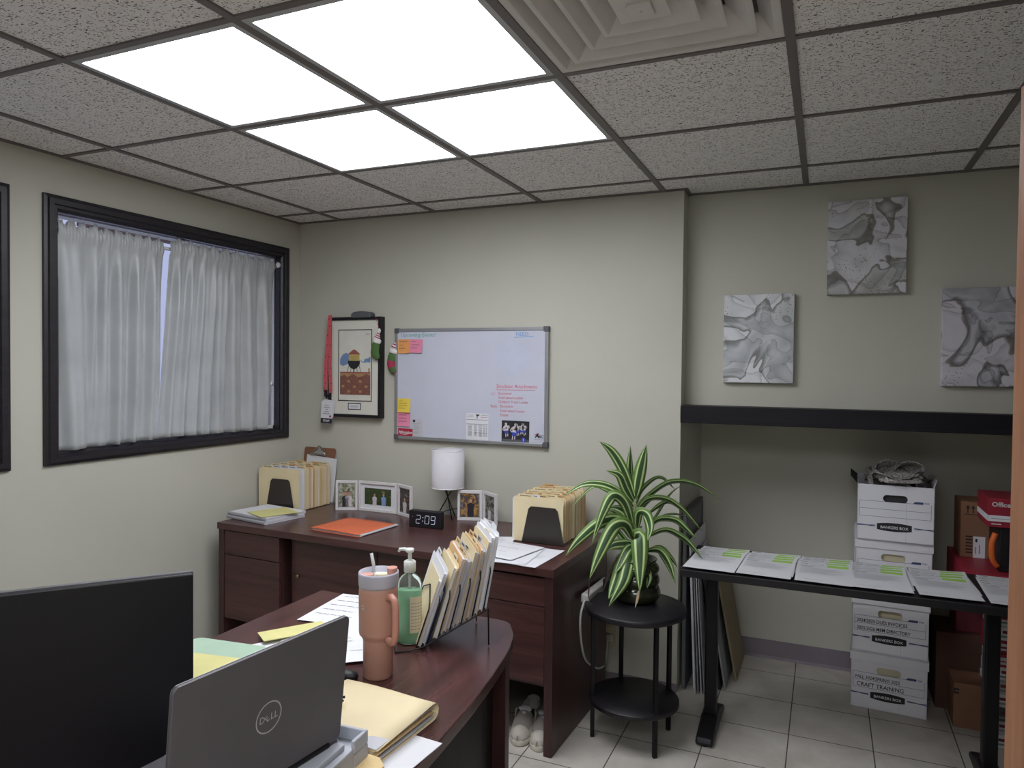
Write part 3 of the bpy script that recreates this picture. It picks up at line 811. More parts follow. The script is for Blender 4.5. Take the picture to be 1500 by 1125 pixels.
# ------------------------------------------------------------------ things on the bow-front desk
# monitor seen from behind
t = thing('computer_monitor', 'large flat black computer monitor at the left front of the desk', 'monitor', (-1.30, .83, DZ))
mr = Vector((-1.098, 1.004, 0)); ml = mr + Vector((-.632, -.775, 0)).normalized() * .61
ux = (mr - ml).normalized(); X = frame(ml, ux, (0, 0, 1)); X.translation = ml
wm = (mr - ml).length; ztop = 1.1075
g = G(); g.prism([(px, py + .742) for px, py in rr(wm, ztop - .742, .006)], -.022, 0, 0, X); g.obj('panel', ['monitor'], parent=t, bevel=.003)
g = G(); g.box(0, wm, ztop - .006, ztop + .0008, -.0235, -.014, 0, X); g.box(wm - .003, wm + .001, .745, ztop, -.0235, -.014, 0, X); g.obj('bezel', ['silver'], parent=t)
g = G(); g.box(wm / 2 - .03, wm / 2 + .03, DZ + .008, 1.0, -.045, -.022, 0, X); g.obj('stand', ['black'], parent=t, bevel=.003)
g = G(); g.box(wm / 2 - .12, wm / 2 + .12, DZ + .0005, DZ + .006, -.17, .02, 0, X); g.obj('base', ['black'], parent=t, bevel=.003)

# laptop on a pale dock box
t = thing('laptop_riser', 'pale grey box-shaped riser under the laptop', 'riser', (-.9, .95, DZ))
g = G(); X = T(-.79, 1.138, DZ, D(4)); zt = .077
g.box(-.29, 0, -.40, -.05, .002, zt - .012, 0, X); g.box(-.29, -.012, -.40, -.062, zt - .012, zt, 0, X)
g.box(-.29, 0, -.05, 0, .002, zt - .026, 0, X); g.box(-.29, 0, -.008, 0, zt - .026, zt, 0, X); g.box(-.008, 0, -.05, -.008, zt - .026, zt, 0, X)
g.obj('body', ['dock'], parent=t, bevel=.003)
g = G(); g.box(.0, .0015, -.36, -.10, .012, zt - .022, 0, X); g.obj('side_panel', ['dockdark'], parent=t, bevel=.0006)
t = thing('laptop', 'open dark grey laptop with a round logo on its lid, back towards us', 'laptop', (-.85, .9, .812))
LW, LH = .357, .235; yaw, tilt = .105, .098
u = Vector((-math.sin(yaw), -math.cos(yaw), 0)); n = Vector((math.cos(yaw), -math.sin(yaw), 0)); up = Vector((0, 0, math.cos(tilt))) + n * math.sin(tilt)
BR = Vector((-.814, 1.081, .8165)); BL = BR + u * LW
X = frame(BL, -u, up)
g = G(); g.prism(rr(LW, LH, .011), -.006, 0, 0, X); g.obj('lid', ['laptop'], parent=t, bevel=.001)
g = G(); g.prism(rr(LW, LH + .0004, .011), -.0075, -.0062, 0, X); g.obj('screen_frame', ['silver'], parent=t)
g = G(); Xl = X @ T(LW * .502, LH * .50, .0006)
ring = [(math.cos(2 * PI * k / 40), math.sin(2 * PI * k / 40)) for k in range(41)]
g.stroke([(.0255 * a, .0255 * b) for a, b in ring], .0022, 0, Xl)
g.text('D', -.0195, -.0058, .0165, 0, Xl, 0, stretch=.95); g.text('LL', .0035, -.0058, .0165, 0, Xl, 0, stretch=.95)
XE = Xl @ T(-.0015, .0, 0, D(38)); g.text('E', -.006, -.0058, .0155, 0, XE, 0, stretch=.9)
g.obj('logo', ['logo'], parent=t)
g = G(); Xb = frame(BL + Vector((0, 0, -.001)), -u, -n); g.prism(rr(LW, .225, .01), -.014, 0, 0, frame(BL + Vector((0, 0, -.002)), -u, -n) @ Matrix.Rotation(0, 4, 'X'))
g.obj('keyboard_base', ['laptop'], parent=t, bevel=.001)
g = G(); g.tube([BR + u * .03 + n * -.002, BR + u * (LW - .03) + n * -.002], .006, 12); g.obj('hinge', ['black'], parent=t)

# tumbler
tc = Vector((-1.012, 1.497, DZ))
t = thing('tumbler', 'peach insulated tumbler with handle and straw', 'tumbler', tc)
g = G(); g.lathe([(0, .0), (.034, .0), (.0365, .003), (.0375, .092), (.040, .100), (.0465, .108), (.0475, .115), (.0485, .208), (.048, .212), (.0475, .236), (.0, .236)], tc, 48); g.obj('body', ['peach'], parent=t)
hd = Vector((.90, -.44, 0)).normalized(); g = G()
pts = [(.045, .205), (.062, .212), (.077, .206), (.082, .19), (.082, .145), (.080, .115), (.074, .104), (.06, .100), (.045, .104)]
q = []
for (a0, z0), (a1, z1) in zip(pts, pts[1:]):
    for k in range(3): q.append(tc + hd * (a0 + (a1 - a0) * k / 3) + Vector((0, 0, z0 + (z1 - z0) * k / 3)))
q.append(tc + hd * .045 + Vector((0, 0, .104)))
g.tube(q, .0085, 12); g.obj('handle', ['peachlid'], parent=t)
g = G(); g.lathe([(.0478, .226), (.0490, .232), (.0498, .258), (.0488, .262), (.0465, .262), (.046, .250), (0, .249)], tc, 48, 0); g.obj('lid', ['lidclear'], parent=t)
g = G(); X = T(tc.x, tc.y, tc.z + .252, D(24)); g.box(-.008, .044, -.010, .010, .0, .005, 1, X); g.box(-.044, -.012, -.012, .012, -.001, .003, 0, X)
g.prism([(.022 + px, py - .015) for px, py in rr(.024, .030, .01)], .004, .020, 0, X)
g.obj('slider', ['peachlid', 'cream'], parent=t, bevel=.002)
g = G(); s0 = tc + Vector((-.030, .012, .10)); g.tube([s0, s0 + Vector((-.001, .012, .165)), s0 + Vector((-.012, .017, .195))], .0042, 12); g.obj('straw', ['straw'], parent=t)
g = G(); vd = Vector((.35, -.93, 0)).normalized(); 
for i, wd_ in enumerate((.010, .014)):
    for k in range(6):
        a = math.atan2(vd.y, vd.x) - .75 + k * .035 * (1 + i * .4)
        p = tc + Vector((math.cos(a), math.sin(a), 0)) * .0487 + Vector((0, 0, .186 - i * .007))
        g.box(-.0011, .0011, -.0002, .0002, -.0013, .0013, 0, T(p.x, p.y, p.z, a + PI / 2))
g.obj('engraving', ['straw'], parent=t)

# hand soap
sc = Vector((-1.056, 1.715, DZ))
t = thing('soap_dispenser', 'clear pump bottle of green hand soap beside the tumbler', 'soap bottle', sc, D(15))
def bottle(prof, m):
    g = G(); g.lathe([(r, z) for r, z in prof], seg=40, sx=1.12, sy=.85); return g
bottle([(0, .002), (.028, .002), (.032, .008), (.030, .06), (.030, .12), (.031, .160), (.028, .178), (.018, .190), (.0125, .196), (.0125, .206), (0, .206)], 0).obj('bottle', ['soapclear'], parent=t, world=False)
bottle([(0, .004), (.027, .004), (.0305, .009), (.0285, .06), (.0285, .12), (.0292, .150), (0, .151)], 0).obj('liquid', ['soap'], parent=t, world=False)
g = G(); g.lathe([(0, .200), (.0165, .200), (.0165, .228), (.013, .231), (.007, .232), (.0055, .236), (.0055, .252), (.010, .254), (.012, .258), (.011, .264), (0, .265)], seg=28)
g.tube([(0, 0, .258), (-.018, .006, .260), (-.032, .010, .258), (-.036, .0115, .251)], [.0055, .005, .0042, .0035], 12)
g.obj('pump', ['pump'], parent=t, world=False)
g = G(); g.tube([(0, 0, .2), (.001, .0, .01)], .0035, 10); g.obj('dip_tube', ['straw'], parent=t, world=False)
g = G()
def lab(u, v):
    a = D(-75 + 95 * u); return (.0312 * 1.12 * math.cos(a), .0312 * .85 * math.sin(a), .035 + .10 * v)
g.surf(lab, 10, 4)
for i in range(9):
    for k in range(5):
        def ln(u, v, i=i, k=k):
            a = D(-70 + 16 * k + 12 * u); return (.0315 * 1.12 * math.cos(a), .0315 * .85 * math.sin(a), .044 + .009 * i + .0016 * v)
        g.surf(ln, 2, 1, 1)
g.obj('label_sticker', ['cream', 'greyink'], parent=t, world=False)

# step file sorter with its files
so = Vector((-1.032, 1.703, DZ)); ru = Vector((.60, -.80, 0)); ra = Vector((.80, .60, 0)); rz_ = Vector((0, 0, 1))
def S3(a, u_, z): return so + ra * a + ru * u_ + rz_ * z
t = thing('file_sorter', 'black wire step file sorter full of folders on the desk', 'file sorter', S3(.08, -.06, 0))
g = G()
for uu in (-.14, .05):
    g.tube([S3(-.055, uu, .003), S3(-.02, uu, .004), S3(.02, uu, .012), S3(.19, uu, .10), S3(.198, uu, .105), S3(.20, uu, .004)], .0022, 8)
for a, z in ((-.055, .003), (.02, .012), (.08, .043), (.14, .074)): g.tube([S3(a, -.14, z), S3(a, .05, z)], .002, 8)
g.obj('base_frame', ['blackmetal'], parent=t)
for i in range(7):
    a = -.002 + i * .031; z = max(.004, .012 + (a - .02) * .52); h = .15
    g = G(); lean = .33 - .8 * a
    g.tube([S3(a, .045, z), S3(a + lean * h * .72, .045, z + h * .72), S3(a + lean * h * .8, .03, z + h * .82), S3(a + lean * h, -.045, z + h), S3(a + lean * h * .8, -.12, z + h * .82), S3(a + lean * h * .72, -.135, z + h * .72), S3(a, -.135, z)], .002, 8)
    g.obj('divider', ['blackmetal'], parent=t)
def sorter_file(a, th, z, w, h, m, lean, uoff, label, seed, tabs=True, group=None, pm='paper'):
    q = folder_mesh(w, h, th, -w / 2 + .015 + (seed % 4) * (w - .09) / 4, .06, 0, tabs, 0, seed)
    X = frame(S3(a, uoff - w / 2, z), ru, (rz_ + ra * lean).normalized())
    X = X @ Matrix(((1, 0, 0, 0), (0, 0, 1, 0), (0, -1, 0, 0), (0, 0, 0, 1))).inverted() if False else X @ Matrix.Rotation(-PI / 2, 4, 'X')
    q.v = [tuple(X @ Vector((p[0], p[1], p[2]))) for p in q.v]
    q.obj('file_folder', [m, pm, 'ink'], label=label, cat='folder', group=group)
spec = [(.003, .010, .190, .200, 'manila', 'front cream folder behind the first wire loop of the step sorter', 1),
        (.015, .010, .245, .212, 'paper', 'large white sheet folder sticking up behind the front cream folder', 0),
        (.029, .007, .17, .155, 'navy', 'low folder with navy spine in the front of the step sorter', 2),
        (.046, .012, .215, .21, 'manila', 'cream folder standing third step of the sorter, behind the navy one', 3)]
for a, th, w, h, m, lb, sd in spec:
    sorter_file(a, th, .006 + max(0, a - .0) * .45, w, h, m, .33 - .6 * a, .035, lb, sd)
gl = 'manila folders crowded in the step sorter'
for i in range(10):
    a = .062 + i * .0108
    sorter_file(a, .0085, .008 + a * .5, .215 + .008 * (i % 3), .190 + .007 * ((i * 7) % 4), ['manila', 'manila2', 'manila', 'manila3', 'paper2'][(i * 3) % 5], .33 - .8 * a, .036 + .003 * (i % 2), 'cream folder packed in the middle of the step sorter', 30 + i, True, gl, 'paper2')
for i in range(2):
    a = .172 + i * .012
    sorter_file(a, .0105, .01 + a * .5, .225, .212, 'paper', .33 - .85 * a, .038, ['thick white paper stack, last but one in the step sorter', 'rearmost white paper stack in the step sorter'][i], 50 + i, False)

# papers and small things on the desk
sheet('white sheet sticking out to the far side behind the tumbler', (-1.452, 1.715), D(6), .216, .265, DZ + .003, seed=1, lines=5)
sheet('printed sheet on the desk running from the laptop to the tumbler', (-1.245, 1.405), D(40), .262, .262, DZ + .0065, seed=3, lines=9)
g = G(); X = T(-1.40, 1.52, DZ + .012, D(56)); g.box(0, .185, 0, .075, 0, .003, 0, X); g.obj('note_pad', ['yellow'], label='pale yellow note pad strip on the desk papers behind the laptop', cat='note pad', bevel=.001)
g = G(); X = T(-1.37, 1.50, DZ + .001, D(56)); g.box(-.035, .13, 0, .062, 0, .0015, 0, X); g.obj('paper_pad', ['paper'], label='white pad under the yellow note strip on the desk', cat='paper', bevel=.001)
g = G(); X = T(-1.57, 1.20, DZ + .003, D(7)); g.prism([(px, py) for px, py in rr(.235, .285, .022)], 0, .003, 0, X); g.obj('folder', ['green'], label='pale green folder on the desk between the monitor and laptop', cat='folder')
g = G(); X = T(-1.50, 1.13, DZ + .0075, D(10)); g.box(0, .22, 0, .26, 0, .002, 0, X); g.obj('legal_pad', ['yellow'], label='pale yellow pad lying on the green folder', cat='pad', bevel=.0005)
t = G(); t.lathe([(0, 0), (.022, 0), (.026, .006), (.024, .014), (.012, .019), (0, .020)], (-1.082, 1.452, DZ), 24, 0, None, 1.6, .8); t.obj('pouch', ['black'], label='small black object on the desk between laptop and tumbler', cat='pouch')
g = G(); X = T(-.958, 1.255, DZ + .052, D(20)); g.tube([(-.02, 0, 0), (.008, 0, .004), (.02, .006, .003)], .003, 8, 0, X); g.tube([(.008, 0, .002), (.02, -.008, .001)], .0025, 8, 0, X); g.obj('pen_clip', ['black'], label='black clawed clip poking out beside the laptop lid', cat='clip')
# bulging manila folder by the desk edge
t = thing('manila_folder', 'thick cream folder bulging with papers at the desk edge beside the laptop', 'folder', (-.84, 1.2, DZ))
X = T(-.768, 1.352, DZ, D(-3))
def mf(u, v):
    """wraps round the back edge: top cover, fold, bottom cover"""
    w = -.245 + .245 * u; s = v * .46
    if s < .20: y, z = -.20 + s, .041 - .010 * (1 - s / .2)
    elif s < .26: a = (s - .20) / .06 * PI; y, z = .019 * math.sin(a), .022 + .019 * math.cos(a)
    else: y, z = -(s - .26), .003
    return tuple(X @ Vector((w, y, z + .002 * math.sin(5 * u))))
g = G(); g.surf(mf, 6, 40); o = g.obj('cover', ['manila'], parent=t); o.modifiers.new('card', 'SOLIDIFY').thickness = .001
g = G()
for i in range(7): g.box(-.24, -.004 - .004 * ((i * 5) % 3), -.20, .004 - .002 * (i % 2), .0055 + i * .0038, .0085 + i * .0038, i % 2, X)
g.obj('papers', ['paper2', 'manila2'], parent=t)
g = G(); X = T(-.98, 1.105, DZ, D(-4)); g.box(0, .262, 0, .19, .0004, .0018, 0, X); 
g.obj('paper_sheet', ['paper'], label='white sheets under the thick cream folder at the desk edge', cat='paper')
g = G(); X = T(-.95, 1.06, DZ + .004, D(-3)); g.prism([(0, 0), (.2, 0), (.205, .07), (.18, .09), (0, .09)], 0, .022, 0, X)
for i in range(9): g.disc(.05 + .13 * random.random(), .01 + .07 * random.random(), .004, .003, 1, X, .0224)
g.obj('index_card', ['manila2', 'crimson'], label='tan printed card in front of the thick cream folder', cat='card')
# ------------------------------------------------------------------ framed print on the back wall
t = thing('framed_print', 'black framed print of a water tower above brick buildings, hanging near the corner', 'picture', (-2.41, 3.33, 1.222))
FX0, FX1, FZ0, FZ1 = -2.588, -2.236, 1.222, 1.782
g = G()
for q in ((FX0, FX0 + .017, FZ0, FZ1), (FX1 - .017, FX1, FZ0, FZ1), (FX0 + .017, FX1 - .017, FZ0, FZ0 + .017), (FX0 + .017, FX1 - .017, FZ1 - .017, FZ1)):
    g.box(q[0], q[1], 3.312, 3.354, q[2], q[3])
g.obj('frame', ['black'], parent=t, bevel=.0015)
X = frame((-2.511, 3.320, 1.348), (1, 0, 0), (0, 0, 1))      # lower left of the print
g = G(); g.box(FX0 + .015, FX1 - .015, 3.322, 3.330, FZ0 + .015, FZ1 - .015); g.obj('mat_board', ['matboard'], parent=t)
PW, PH = .204, .356
g = G()
for q in ((-.013, -.008, -.036, PH + .009), (PW + .005, PW + .010, -.036, PH + .009), (-.013, PW + .01, -.036, -.031), (-.013, PW + .01, PH + .004, PH + .009)): g.rect(*q, 0, X, .0002)
for q in ((.054, .142, -.084, -.046),): g.rect(*q, 0, X, -.0012)
g.rect(.059, .137, -.079, -.051, 1, X, -.0008)
for i, w in enumerate((.05, .062, .044)): g.rect(.098 - w / 2, .098 + w / 2, -.060 - i * .007, -.058 - i * .007, 2, X, -.0004)
g.obj('border_and_plaque', ['print_black', 'paper', 'greyink'], parent=t)
g = G(); g.rect(-.008, PW + .005, -.031, PH + .004, 0, X, 0)
g.poly([(0, .17), (0, .20), (.018, .225), (.042, .235), (.06, .225), (.075, .19), (.06, .175), (.02, .16)], 1, X @ T(0, 0, .0004))
g.poly([(.135, .195), (.16, .185), (.165, .2), (.19, .205), (.204, .215), (.204, .18), (.185, .183), (.16, .178), (.14, .188)], 1, X @ T(0, 0, .0004))
g.rect(0, PW, .0, .128, 2, X, .0005); g.rect(0, PW, .118, .128, 3, X, .0006)
g.poly([(0, .10), (.03, .112), (.05, .098), (.09, .118), (.12, .100), (.15, .104), (.175, .118), (.204, .108), (.204, .120), (0, .120)], 4, X @ T(0, 0, .0007))
for i in range(5):
    for j in range(3): g.rect(.012 + i * .039, .030 + i * .039, .012 + j * .028, .026 + j * .028, 4 if (i + j) % 2 else 5, X, .0009)
g.rect(.045, .135, .052, .062, 5, X, .0010)
for a, b in (((.062, .170), (.05, .128)), ((.076, .165), (.073, .128)), ((.112, .165), (.117, .128)), ((.128, .170), (.14, .128))): g.stroke([a, b], .003, 6, X, .0011)
g.stroke([(.094, .16), (.094, .128)], .007, 6, X, .0011)
g.poly([(.055, .176), (.058, .168), (.070, .152), (.094, .140), (.118, .152), (.132, .168), (.135, .176), (.135, .192), (.055, .192)], 6, X @ T(0, 0, .0012))
g.rect(.060, .132, .190, .225, 7, X, .0013); g.poly([(.052, .225), (.140, .225), (.112, .246), (.096, .254), (.080, .246)], 8, X @ T(0, 0, .0014))
for i, w in enumerate((.05, .036)): g.scribble(.096 - w / 2, .210 - i * .012, w, .006, 4, X, .0015, .0018)
g.scribble(.175, .335, .024, .008, 1, X, .0010, .002); g.rect(.19, .2, .128, .15, 4, X, .0008)
g.obj('print', ['sky_print', 'print_blue', 'print_red', 'print_redroof', 'print_tan', 'print_red', 'print_black', 'print_yellow', 'print_redroof'], parent=t)
# grey clip on the frame
g = G(); X = frame((-2.426, 3.305, 1.776), (1, 0, 0), (0, 0, 1))
g.prism([(0, 0), (.128, .0), (.13, .022), (.118, .032), (.07, .037), (.02, .033), (.004, .024)], -.045, .008, 0, X); g.obj('clip_holder', ['darkgrey'], label='dark grey rounded clip sitting on the top edge of the framed print', cat='clip', bevel=.005)
# lanyard
t = thing('lanyard', 'coral red lanyard with a badge hanging from the left corner of the framed print', 'lanyard', (-2.58, 3.30, 1.79))
def ribbon(pts, w, m='ribbon'):
    g = G(); n = len(pts)
    vs = []
    for i, p in enumerate(pts):
        vs += [(p[0] - w / 2, p[1], p[2]), (p[0] + w / 2, p[1], p[2])]
    g.add(vs, [(2 * i, 2 * i + 1, 2 * i + 3, 2 * i + 2) for i in range(n - 1)])
    o = g.obj('ribbon', [m, 'ink'], parent=t); o.modifiers.new('cloth', 'SOLIDIFY').thickness = .0012
    d = G()
    for i in range(9):
        u = (i + .5) / 9; k = u * (n - 1); a = int(k); f = k - a
        x = pts[a][0] + (pts[a + 1][0] - pts[a][0]) * f; z = pts[a][2] + (pts[a + 1][2] - pts[a][2]) * f; y = pts[a][1] + (pts[a + 1][1] - pts[a][1]) * f
        d.disc(0, 0, .0035, None, 0, frame((x + (.004 if i % 2 else -.004), y - .0016, z), (1, 0, 0), (0, 0, 1)))
    d.obj('dots', ['ink'], parent=o)
ribbon([(-2.573, 3.308, 1.793), (-2.577, 3.303, 1.72), (-2.588, 3.303, 1.62), (-2.60, 3.306, 1.5), (-2.606, 3.31, 1.42), (-2.61, 3.312, 1.362)], .023)
ribbon([(-2.573, 3.312, 1.795), (-2.571, 3.305, 1.72), (-2.569, 3.303, 1.62), (-2.568, 3.304, 1.5), (-2.566, 3.306, 1.42), (-2.565, 3.308, 1.352)], .022)
g = G(); g.tube([(-2.610, 3.310, 1.365), (-2.600, 3.308, 1.345), (-2.594, 3.306, 1.325)], .004, 8); g.tube([(-2.565, 3.307, 1.356), (-2.585, 3.306, 1.34), (-2.594, 3.305, 1.325)], .004, 8)
g.box(-2.606, -2.588, 3.302, 3.308, 1.335, 1.372); g.obj('clasp', ['black'], parent=t)
for k, (rx_, ry_, x, y) in enumerate(((-.12, .004, -2.632, 3.312), (-.055, .0, -2.630, 3.302))):
    X = frame((x, y, 1.185 + .01 * (1 - k)), (1, 0, rx_ + .02), (-rx_, 0, 1))
    g = G(); g.prism(rr(.078, .125, .005), 0, .0012, 0, X); b = g.obj('badge', ['paper'], parent=t)
    g = G(); g.rect(.0, .078, .0, .028, 0, X, .0016)
    if k: g.text('STAFF', .039, .008, .017, 1, X, .002, 'CENTER', 0, .0003)
    for i, w in enumerate((.03, .044, .018, .03, .05)):
        if k: g.scribble(.039 - w / 2, .10 - i * .012, w, .005, 2, X, .002, .0012)
    g.rect(.058, .071, .034, .046, 3, X, .0018)
    g.obj('badge_print', ['ink', 'paper', 'ink', 'sockred'], parent=b)

# whiteboard
BXW, BXH = .893, .600
t = thing('whiteboard', 'aluminium framed whiteboard with marker lists and notes on the back wall', 'whiteboard', (-1.71, 3.345, 1.114))
X = frame((-2.156, 3.334, 1.114), (1, 0, 0), (0, 0, 1))
g = G(); g.box(.008, BXW - .008, .008, BXH - .008, -.012, 0, 0, X); g.obj('surface', ['board'], parent=t)
g = G(); e = .018
for q in ((0, BXW, 0, e), (0, BXW, BXH - e, BXH), (0, e, e, BXH - e), (BXW - e, BXW, e, BXH - e)): g.box(*q, -.018, .005, 0, X)
g.obj('frame', ['alu'], parent=t, bevel=.003)
for cx_, cy_ in ((0, 0), (BXW, 0), (BXW, BXH), (0, BXH)):
    g = G(); sx, sy = (1 if cx_ == 0 else -1), (1 if cy_ == 0 else -1)
    g.prism([(cx_ - sx * .002, cy_ - sy * .002), (cx_ + sx * .026, cy_ - sy * .002), (cx_ + sx * .026, cy_ + sy * .018), (cx_ + sx * .018, cy_ + sy * .026), (cx_ - sx * .002, cy_ + sy * .026)], -.019, .007, 0, X); g.obj('corner_cap', ['darkgrey'], parent=t, bevel=.002)
g = G(); g.text('Upcoming Events!', .036, .556, .030, 0, X, .0008, shear=.1); g.obj('teal_writing', ['teal'], parent=t, label='teal marker heading Upcoming Events')
g = G(); g.text('NEED:', .716, .556, .027, 0, X, .0008); g.stroke([(.708, .548), (.812, .551)], .003, 0, X, .0008); g.obj('blue_writing', ['blue'], parent=t, label='blue marker heading NEED, underlined')
g = G()
for i, (x, y, w) in enumerate(((.64, .53, .05), (.6, .50, .2), (.59, .47, .02), (.62, .43, .19), (.63, .40, .16), (.65, .37, .1))): 
    g.disc(x + w / 2, y, w / 2, .008, 0, X, .0004)
g.disc(.70, .45, .1, .075, 0, X, .0003, 24)
g.obj('marker_smear', ['bluesmear'], parent=t, label='faint wiped blue marker smear')
g = G(); rd = [('Simulator Attachments', .610, .291, .0285, 1), ('L.I:', .582, .256, .0215, 1), ('Excavator', .622, .256, .022, 1), ('Small wheel Loader', .622, .238 - .003, .0205, 1), ('Compact Track Loader', .622, .214, .0205, 1), ('Rack:', .578, .190, .022, 1), ('Excavator', .632, .191, .022, 1), ('Small wheel Loader', .632, .168, .0205, 1), ('Dozer', .632, .146, .022, 1)]
for b, x, y, s_, st in rd: g.text(b, x, y, s_ * .93, 0, X, .0008, shear=.08, stretch=.92)
g.stroke([(.608 + .0108 * i, .279 + (.004 if i % 2 else 0)) for i in range(21)], .0022, 0, X, .0008)
g.obj('red_writing', ['red'], parent=t, label='red marker list Simulator Attachments')
# things stuck on the board
def sticky(label, x, y, w, h, m, rows, rz=0, cat='sticky note', name='sticky_note', group=None, z=0):
    rnd = random.Random(int(x * 1000) + 7); Xs = X @ T(x, y, .001 + z, rz); g = G()
    g.surf(lambda u, v: tuple(Xs @ Vector((w * u, h * v, .0005 + .010 * (1 - v) ** 3 * (.4 + .6 * u)))), 6, 8, 0)
    for i in range(rows):
        yy = h * (.80 - .70 * i / rows); ww = w * rnd.uniform(.4, .75)
        for k in range(int(ww / .012)):
            zz = .0009 + .010 * (1 - yy / h) ** 3 * (.4 + .6 * ((w * .12 + k * .013) / w))
            g.scribble(w * .12 + k * .013, yy, .010, h * .07, 1, Xs, zz + .0004, .0012, rnd)
    return g.obj(name, [m, 'ink'], label=label, cat=cat)
sticky('orange sticky note at the top left of the whiteboard', .020, .466, .077, .076, 'sticky_orange', 3)
sticky('pink sticky note beside the orange one at the top of the whiteboard', .095, .470, .078, .072, 'sticky_pink', 3, D(-1), z=.001)
sticky('yellow sticky note low on the left edge of the whiteboard', .021, .146, .079, .076, 'sticky_yellow', 4)
sticky('pink sticky note under the yellow one on the whiteboard', .019, .070, .082, .074, 'sticky_pink', 3, D(1))
g = G(); Xs = X @ T(.023, .020, .0008, D(-1)); g.box(0, .092, 0, .040, 0, .001, 0, Xs); g.text('Milwaukee', .046, .013, .0205, 1, Xs, .0014, 'CENTER', .25, .0004, .95); g.stroke([(.012, .009), (.05, .008), (.082, .016)], .0025, 1, Xs, .0014)
g.obj('sticker', ['crimson', 'paper'], label='red sticker with white script at the bottom left of the whiteboard', cat='sticker')
g = G(); Xs = X @ T(.112, .022, .0008); g.box(0, .064, 0, .092, 0, .0008, 0, Xs); g.disc(.012, .08, .008, None, 1, Xs, .0012)
for i in range(9): g.rect(.008, .05 - .006 * (i % 3), .066 - i * .007, .0675 - i * .007, 2, Xs, .0012)
g.obj('note_card', ['paper2', 'ink', 'greyink'], label='small grey printed card low on the whiteboard by the red sticker', cat='card')
g = G(); Xs = X @ T(.440, .018, .0008); g.box(0, .127, 0, .138, 0, .0008, 0, Xs); g.text('2025', .004, .117, .020, 1, Xs, .0012, bold=-.0004)
g.poly([(.054, .132), (.078, .132), (.073, .124), (.066, .124), (.066, .112), (.061, .112), (.061, .124)], 1, Xs @ T(0, 0, .0012)); g.text('SCHEDULE', .084, .126, .0085, 1, Xs, .0012); g.scribble(.084, .116, .038, .005, 3, Xs, .0012)
g.rect(.002, .125, .103, .106, 2, Xs, .0012); g.rect(.002, .125, .080, .083, 2, Xs, .0012)
for i in range(12):
    for x0, w in ((.010, .024), (.046, .016), (.072, .020), (.098, .010), (.113, .008)): g.rect(x0, x0 + w, .073 - i * .006 + (.024 if i > 9 else 0), .0755 - i * .006 + (.024 if i > 9 else 0), 4, Xs, .0012)
g.obj('schedule', ['paper', 'ink', 'greyink', 'red', 'greyink'], label='white 2025 schedule sheet at the bottom middle of the whiteboard', cat='schedule')
g = G(); Xs = X @ T(.643, .014, .0008, D(-.5)); g.box(0, .152, 0, .112, 0, .0008, 0, Xs); g.rect(0, .152, 0, .018, 4, Xs, .0010)
XS0 = Xs
for x, y, s_, lean in ((.030, .028, .95, .10), (.066, .016, 1.1, -.14), (.092, .036, .82, .16), (.110, .044, .74, -.10), (.130, .040, .8, .2)):
    Xs = XS0 @ T(x, y, 0, lean) @ T(-x, -y, 0)
    g.stroke([(x - .013 * s_, y + .055 * s_), (x - .021 * s_, y + .040 * s_), (x - .012 * s_, y + .034 * s_)], .005 * s_, 1, Xs, .0013); g.stroke([(x + .013 * s_, y + .055 * s_), (x + .020 * s_, y + .046 * s_), (x + .016 * s_, y + .060 * s_)], .005 * s_, 3, Xs, .0013)
    g.disc(x, y + .048 * s_, .006 * s_, .004 * s_, 4, Xs, .0014)
    g.poly([(x - .011 * s_, y + .034 * s_), (x + .011 * s_, y + .034 * s_), (x + .014 * s_, y + .056 * s_), (x + .006 * s_, y + .064 * s_), (x - .006 * s_, y + .064 * s_), (x - .014 * s_, y + .056 * s_)], 1, Xs @ T(0, 0, .0011))
    g.poly([(x - .010 * s_, y + .034 * s_), (x + .010 * s_, y + .034 * s_), (x + .011 * s_, y + .017 * s_), (x + .002 * s_, y + .017 * s_), (x, y + .024 * s_), (x - .004 * s_, y + .017 * s_), (x - .011 * s_, y + .017 * s_)], 2, Xs @ T(0, 0, .0012))
    g.rect(x - .008 * s_, x - .003 * s_, y, y + .017 * s_, 1, Xs, .0011); g.rect(x + .003 * s_, x + .008 * s_, y + .003, y + .017 * s_, 1, Xs, .0011); g.disc(x, y + .070 * s_, .0065 * s_, None, 3, Xs, .0012)
Xs = XS0
g.disc(.121, .017, .013, None, 2, Xs, .0014); g.rect(.119, .123, .011, .024, 1, Xs, .0016)
g.obj('team_photo', ['print_black', 'ph_white', 'teamblue', 'ph_white', 'darkgrey'] if 'teamblue' in M else ['print_black', 'ph_white', M.setdefault('teamblue', mat('team_blue', '#3a4bb0', .4)), 'ph_white', 'darkgrey'], label='dark photo of running football players on the whiteboard', cat='photo')
g = G(); Xs = X @ T(.820, .026, .0008); g.box(0, .062, 0, .046, 0, .0006, 0, Xs)
g.poly([(.006, .018), (.016, .040), (.026, .042), (.030, .034), (.024, .036), (.030, .018), (.024, .018), (.022, .024), (.014, .024), (.012, .018)], 1, Xs @ T(0, 0, .001)); g.text('BC', .027, .018, .021, 1, Xs, .001, bold=.0006); g.rect(.004, .058, .009, .0115, 2, Xs, .001)
g.stroke([(.004, .030), (.012, .036), (.02, .034)], .003, 3, Xs, .0012)
g.obj('sticker', ['board', 'ink', 'greyink', 'crimson'], label='white sticker with black ABC letters at the bottom right of the whiteboard', cat='sticker')

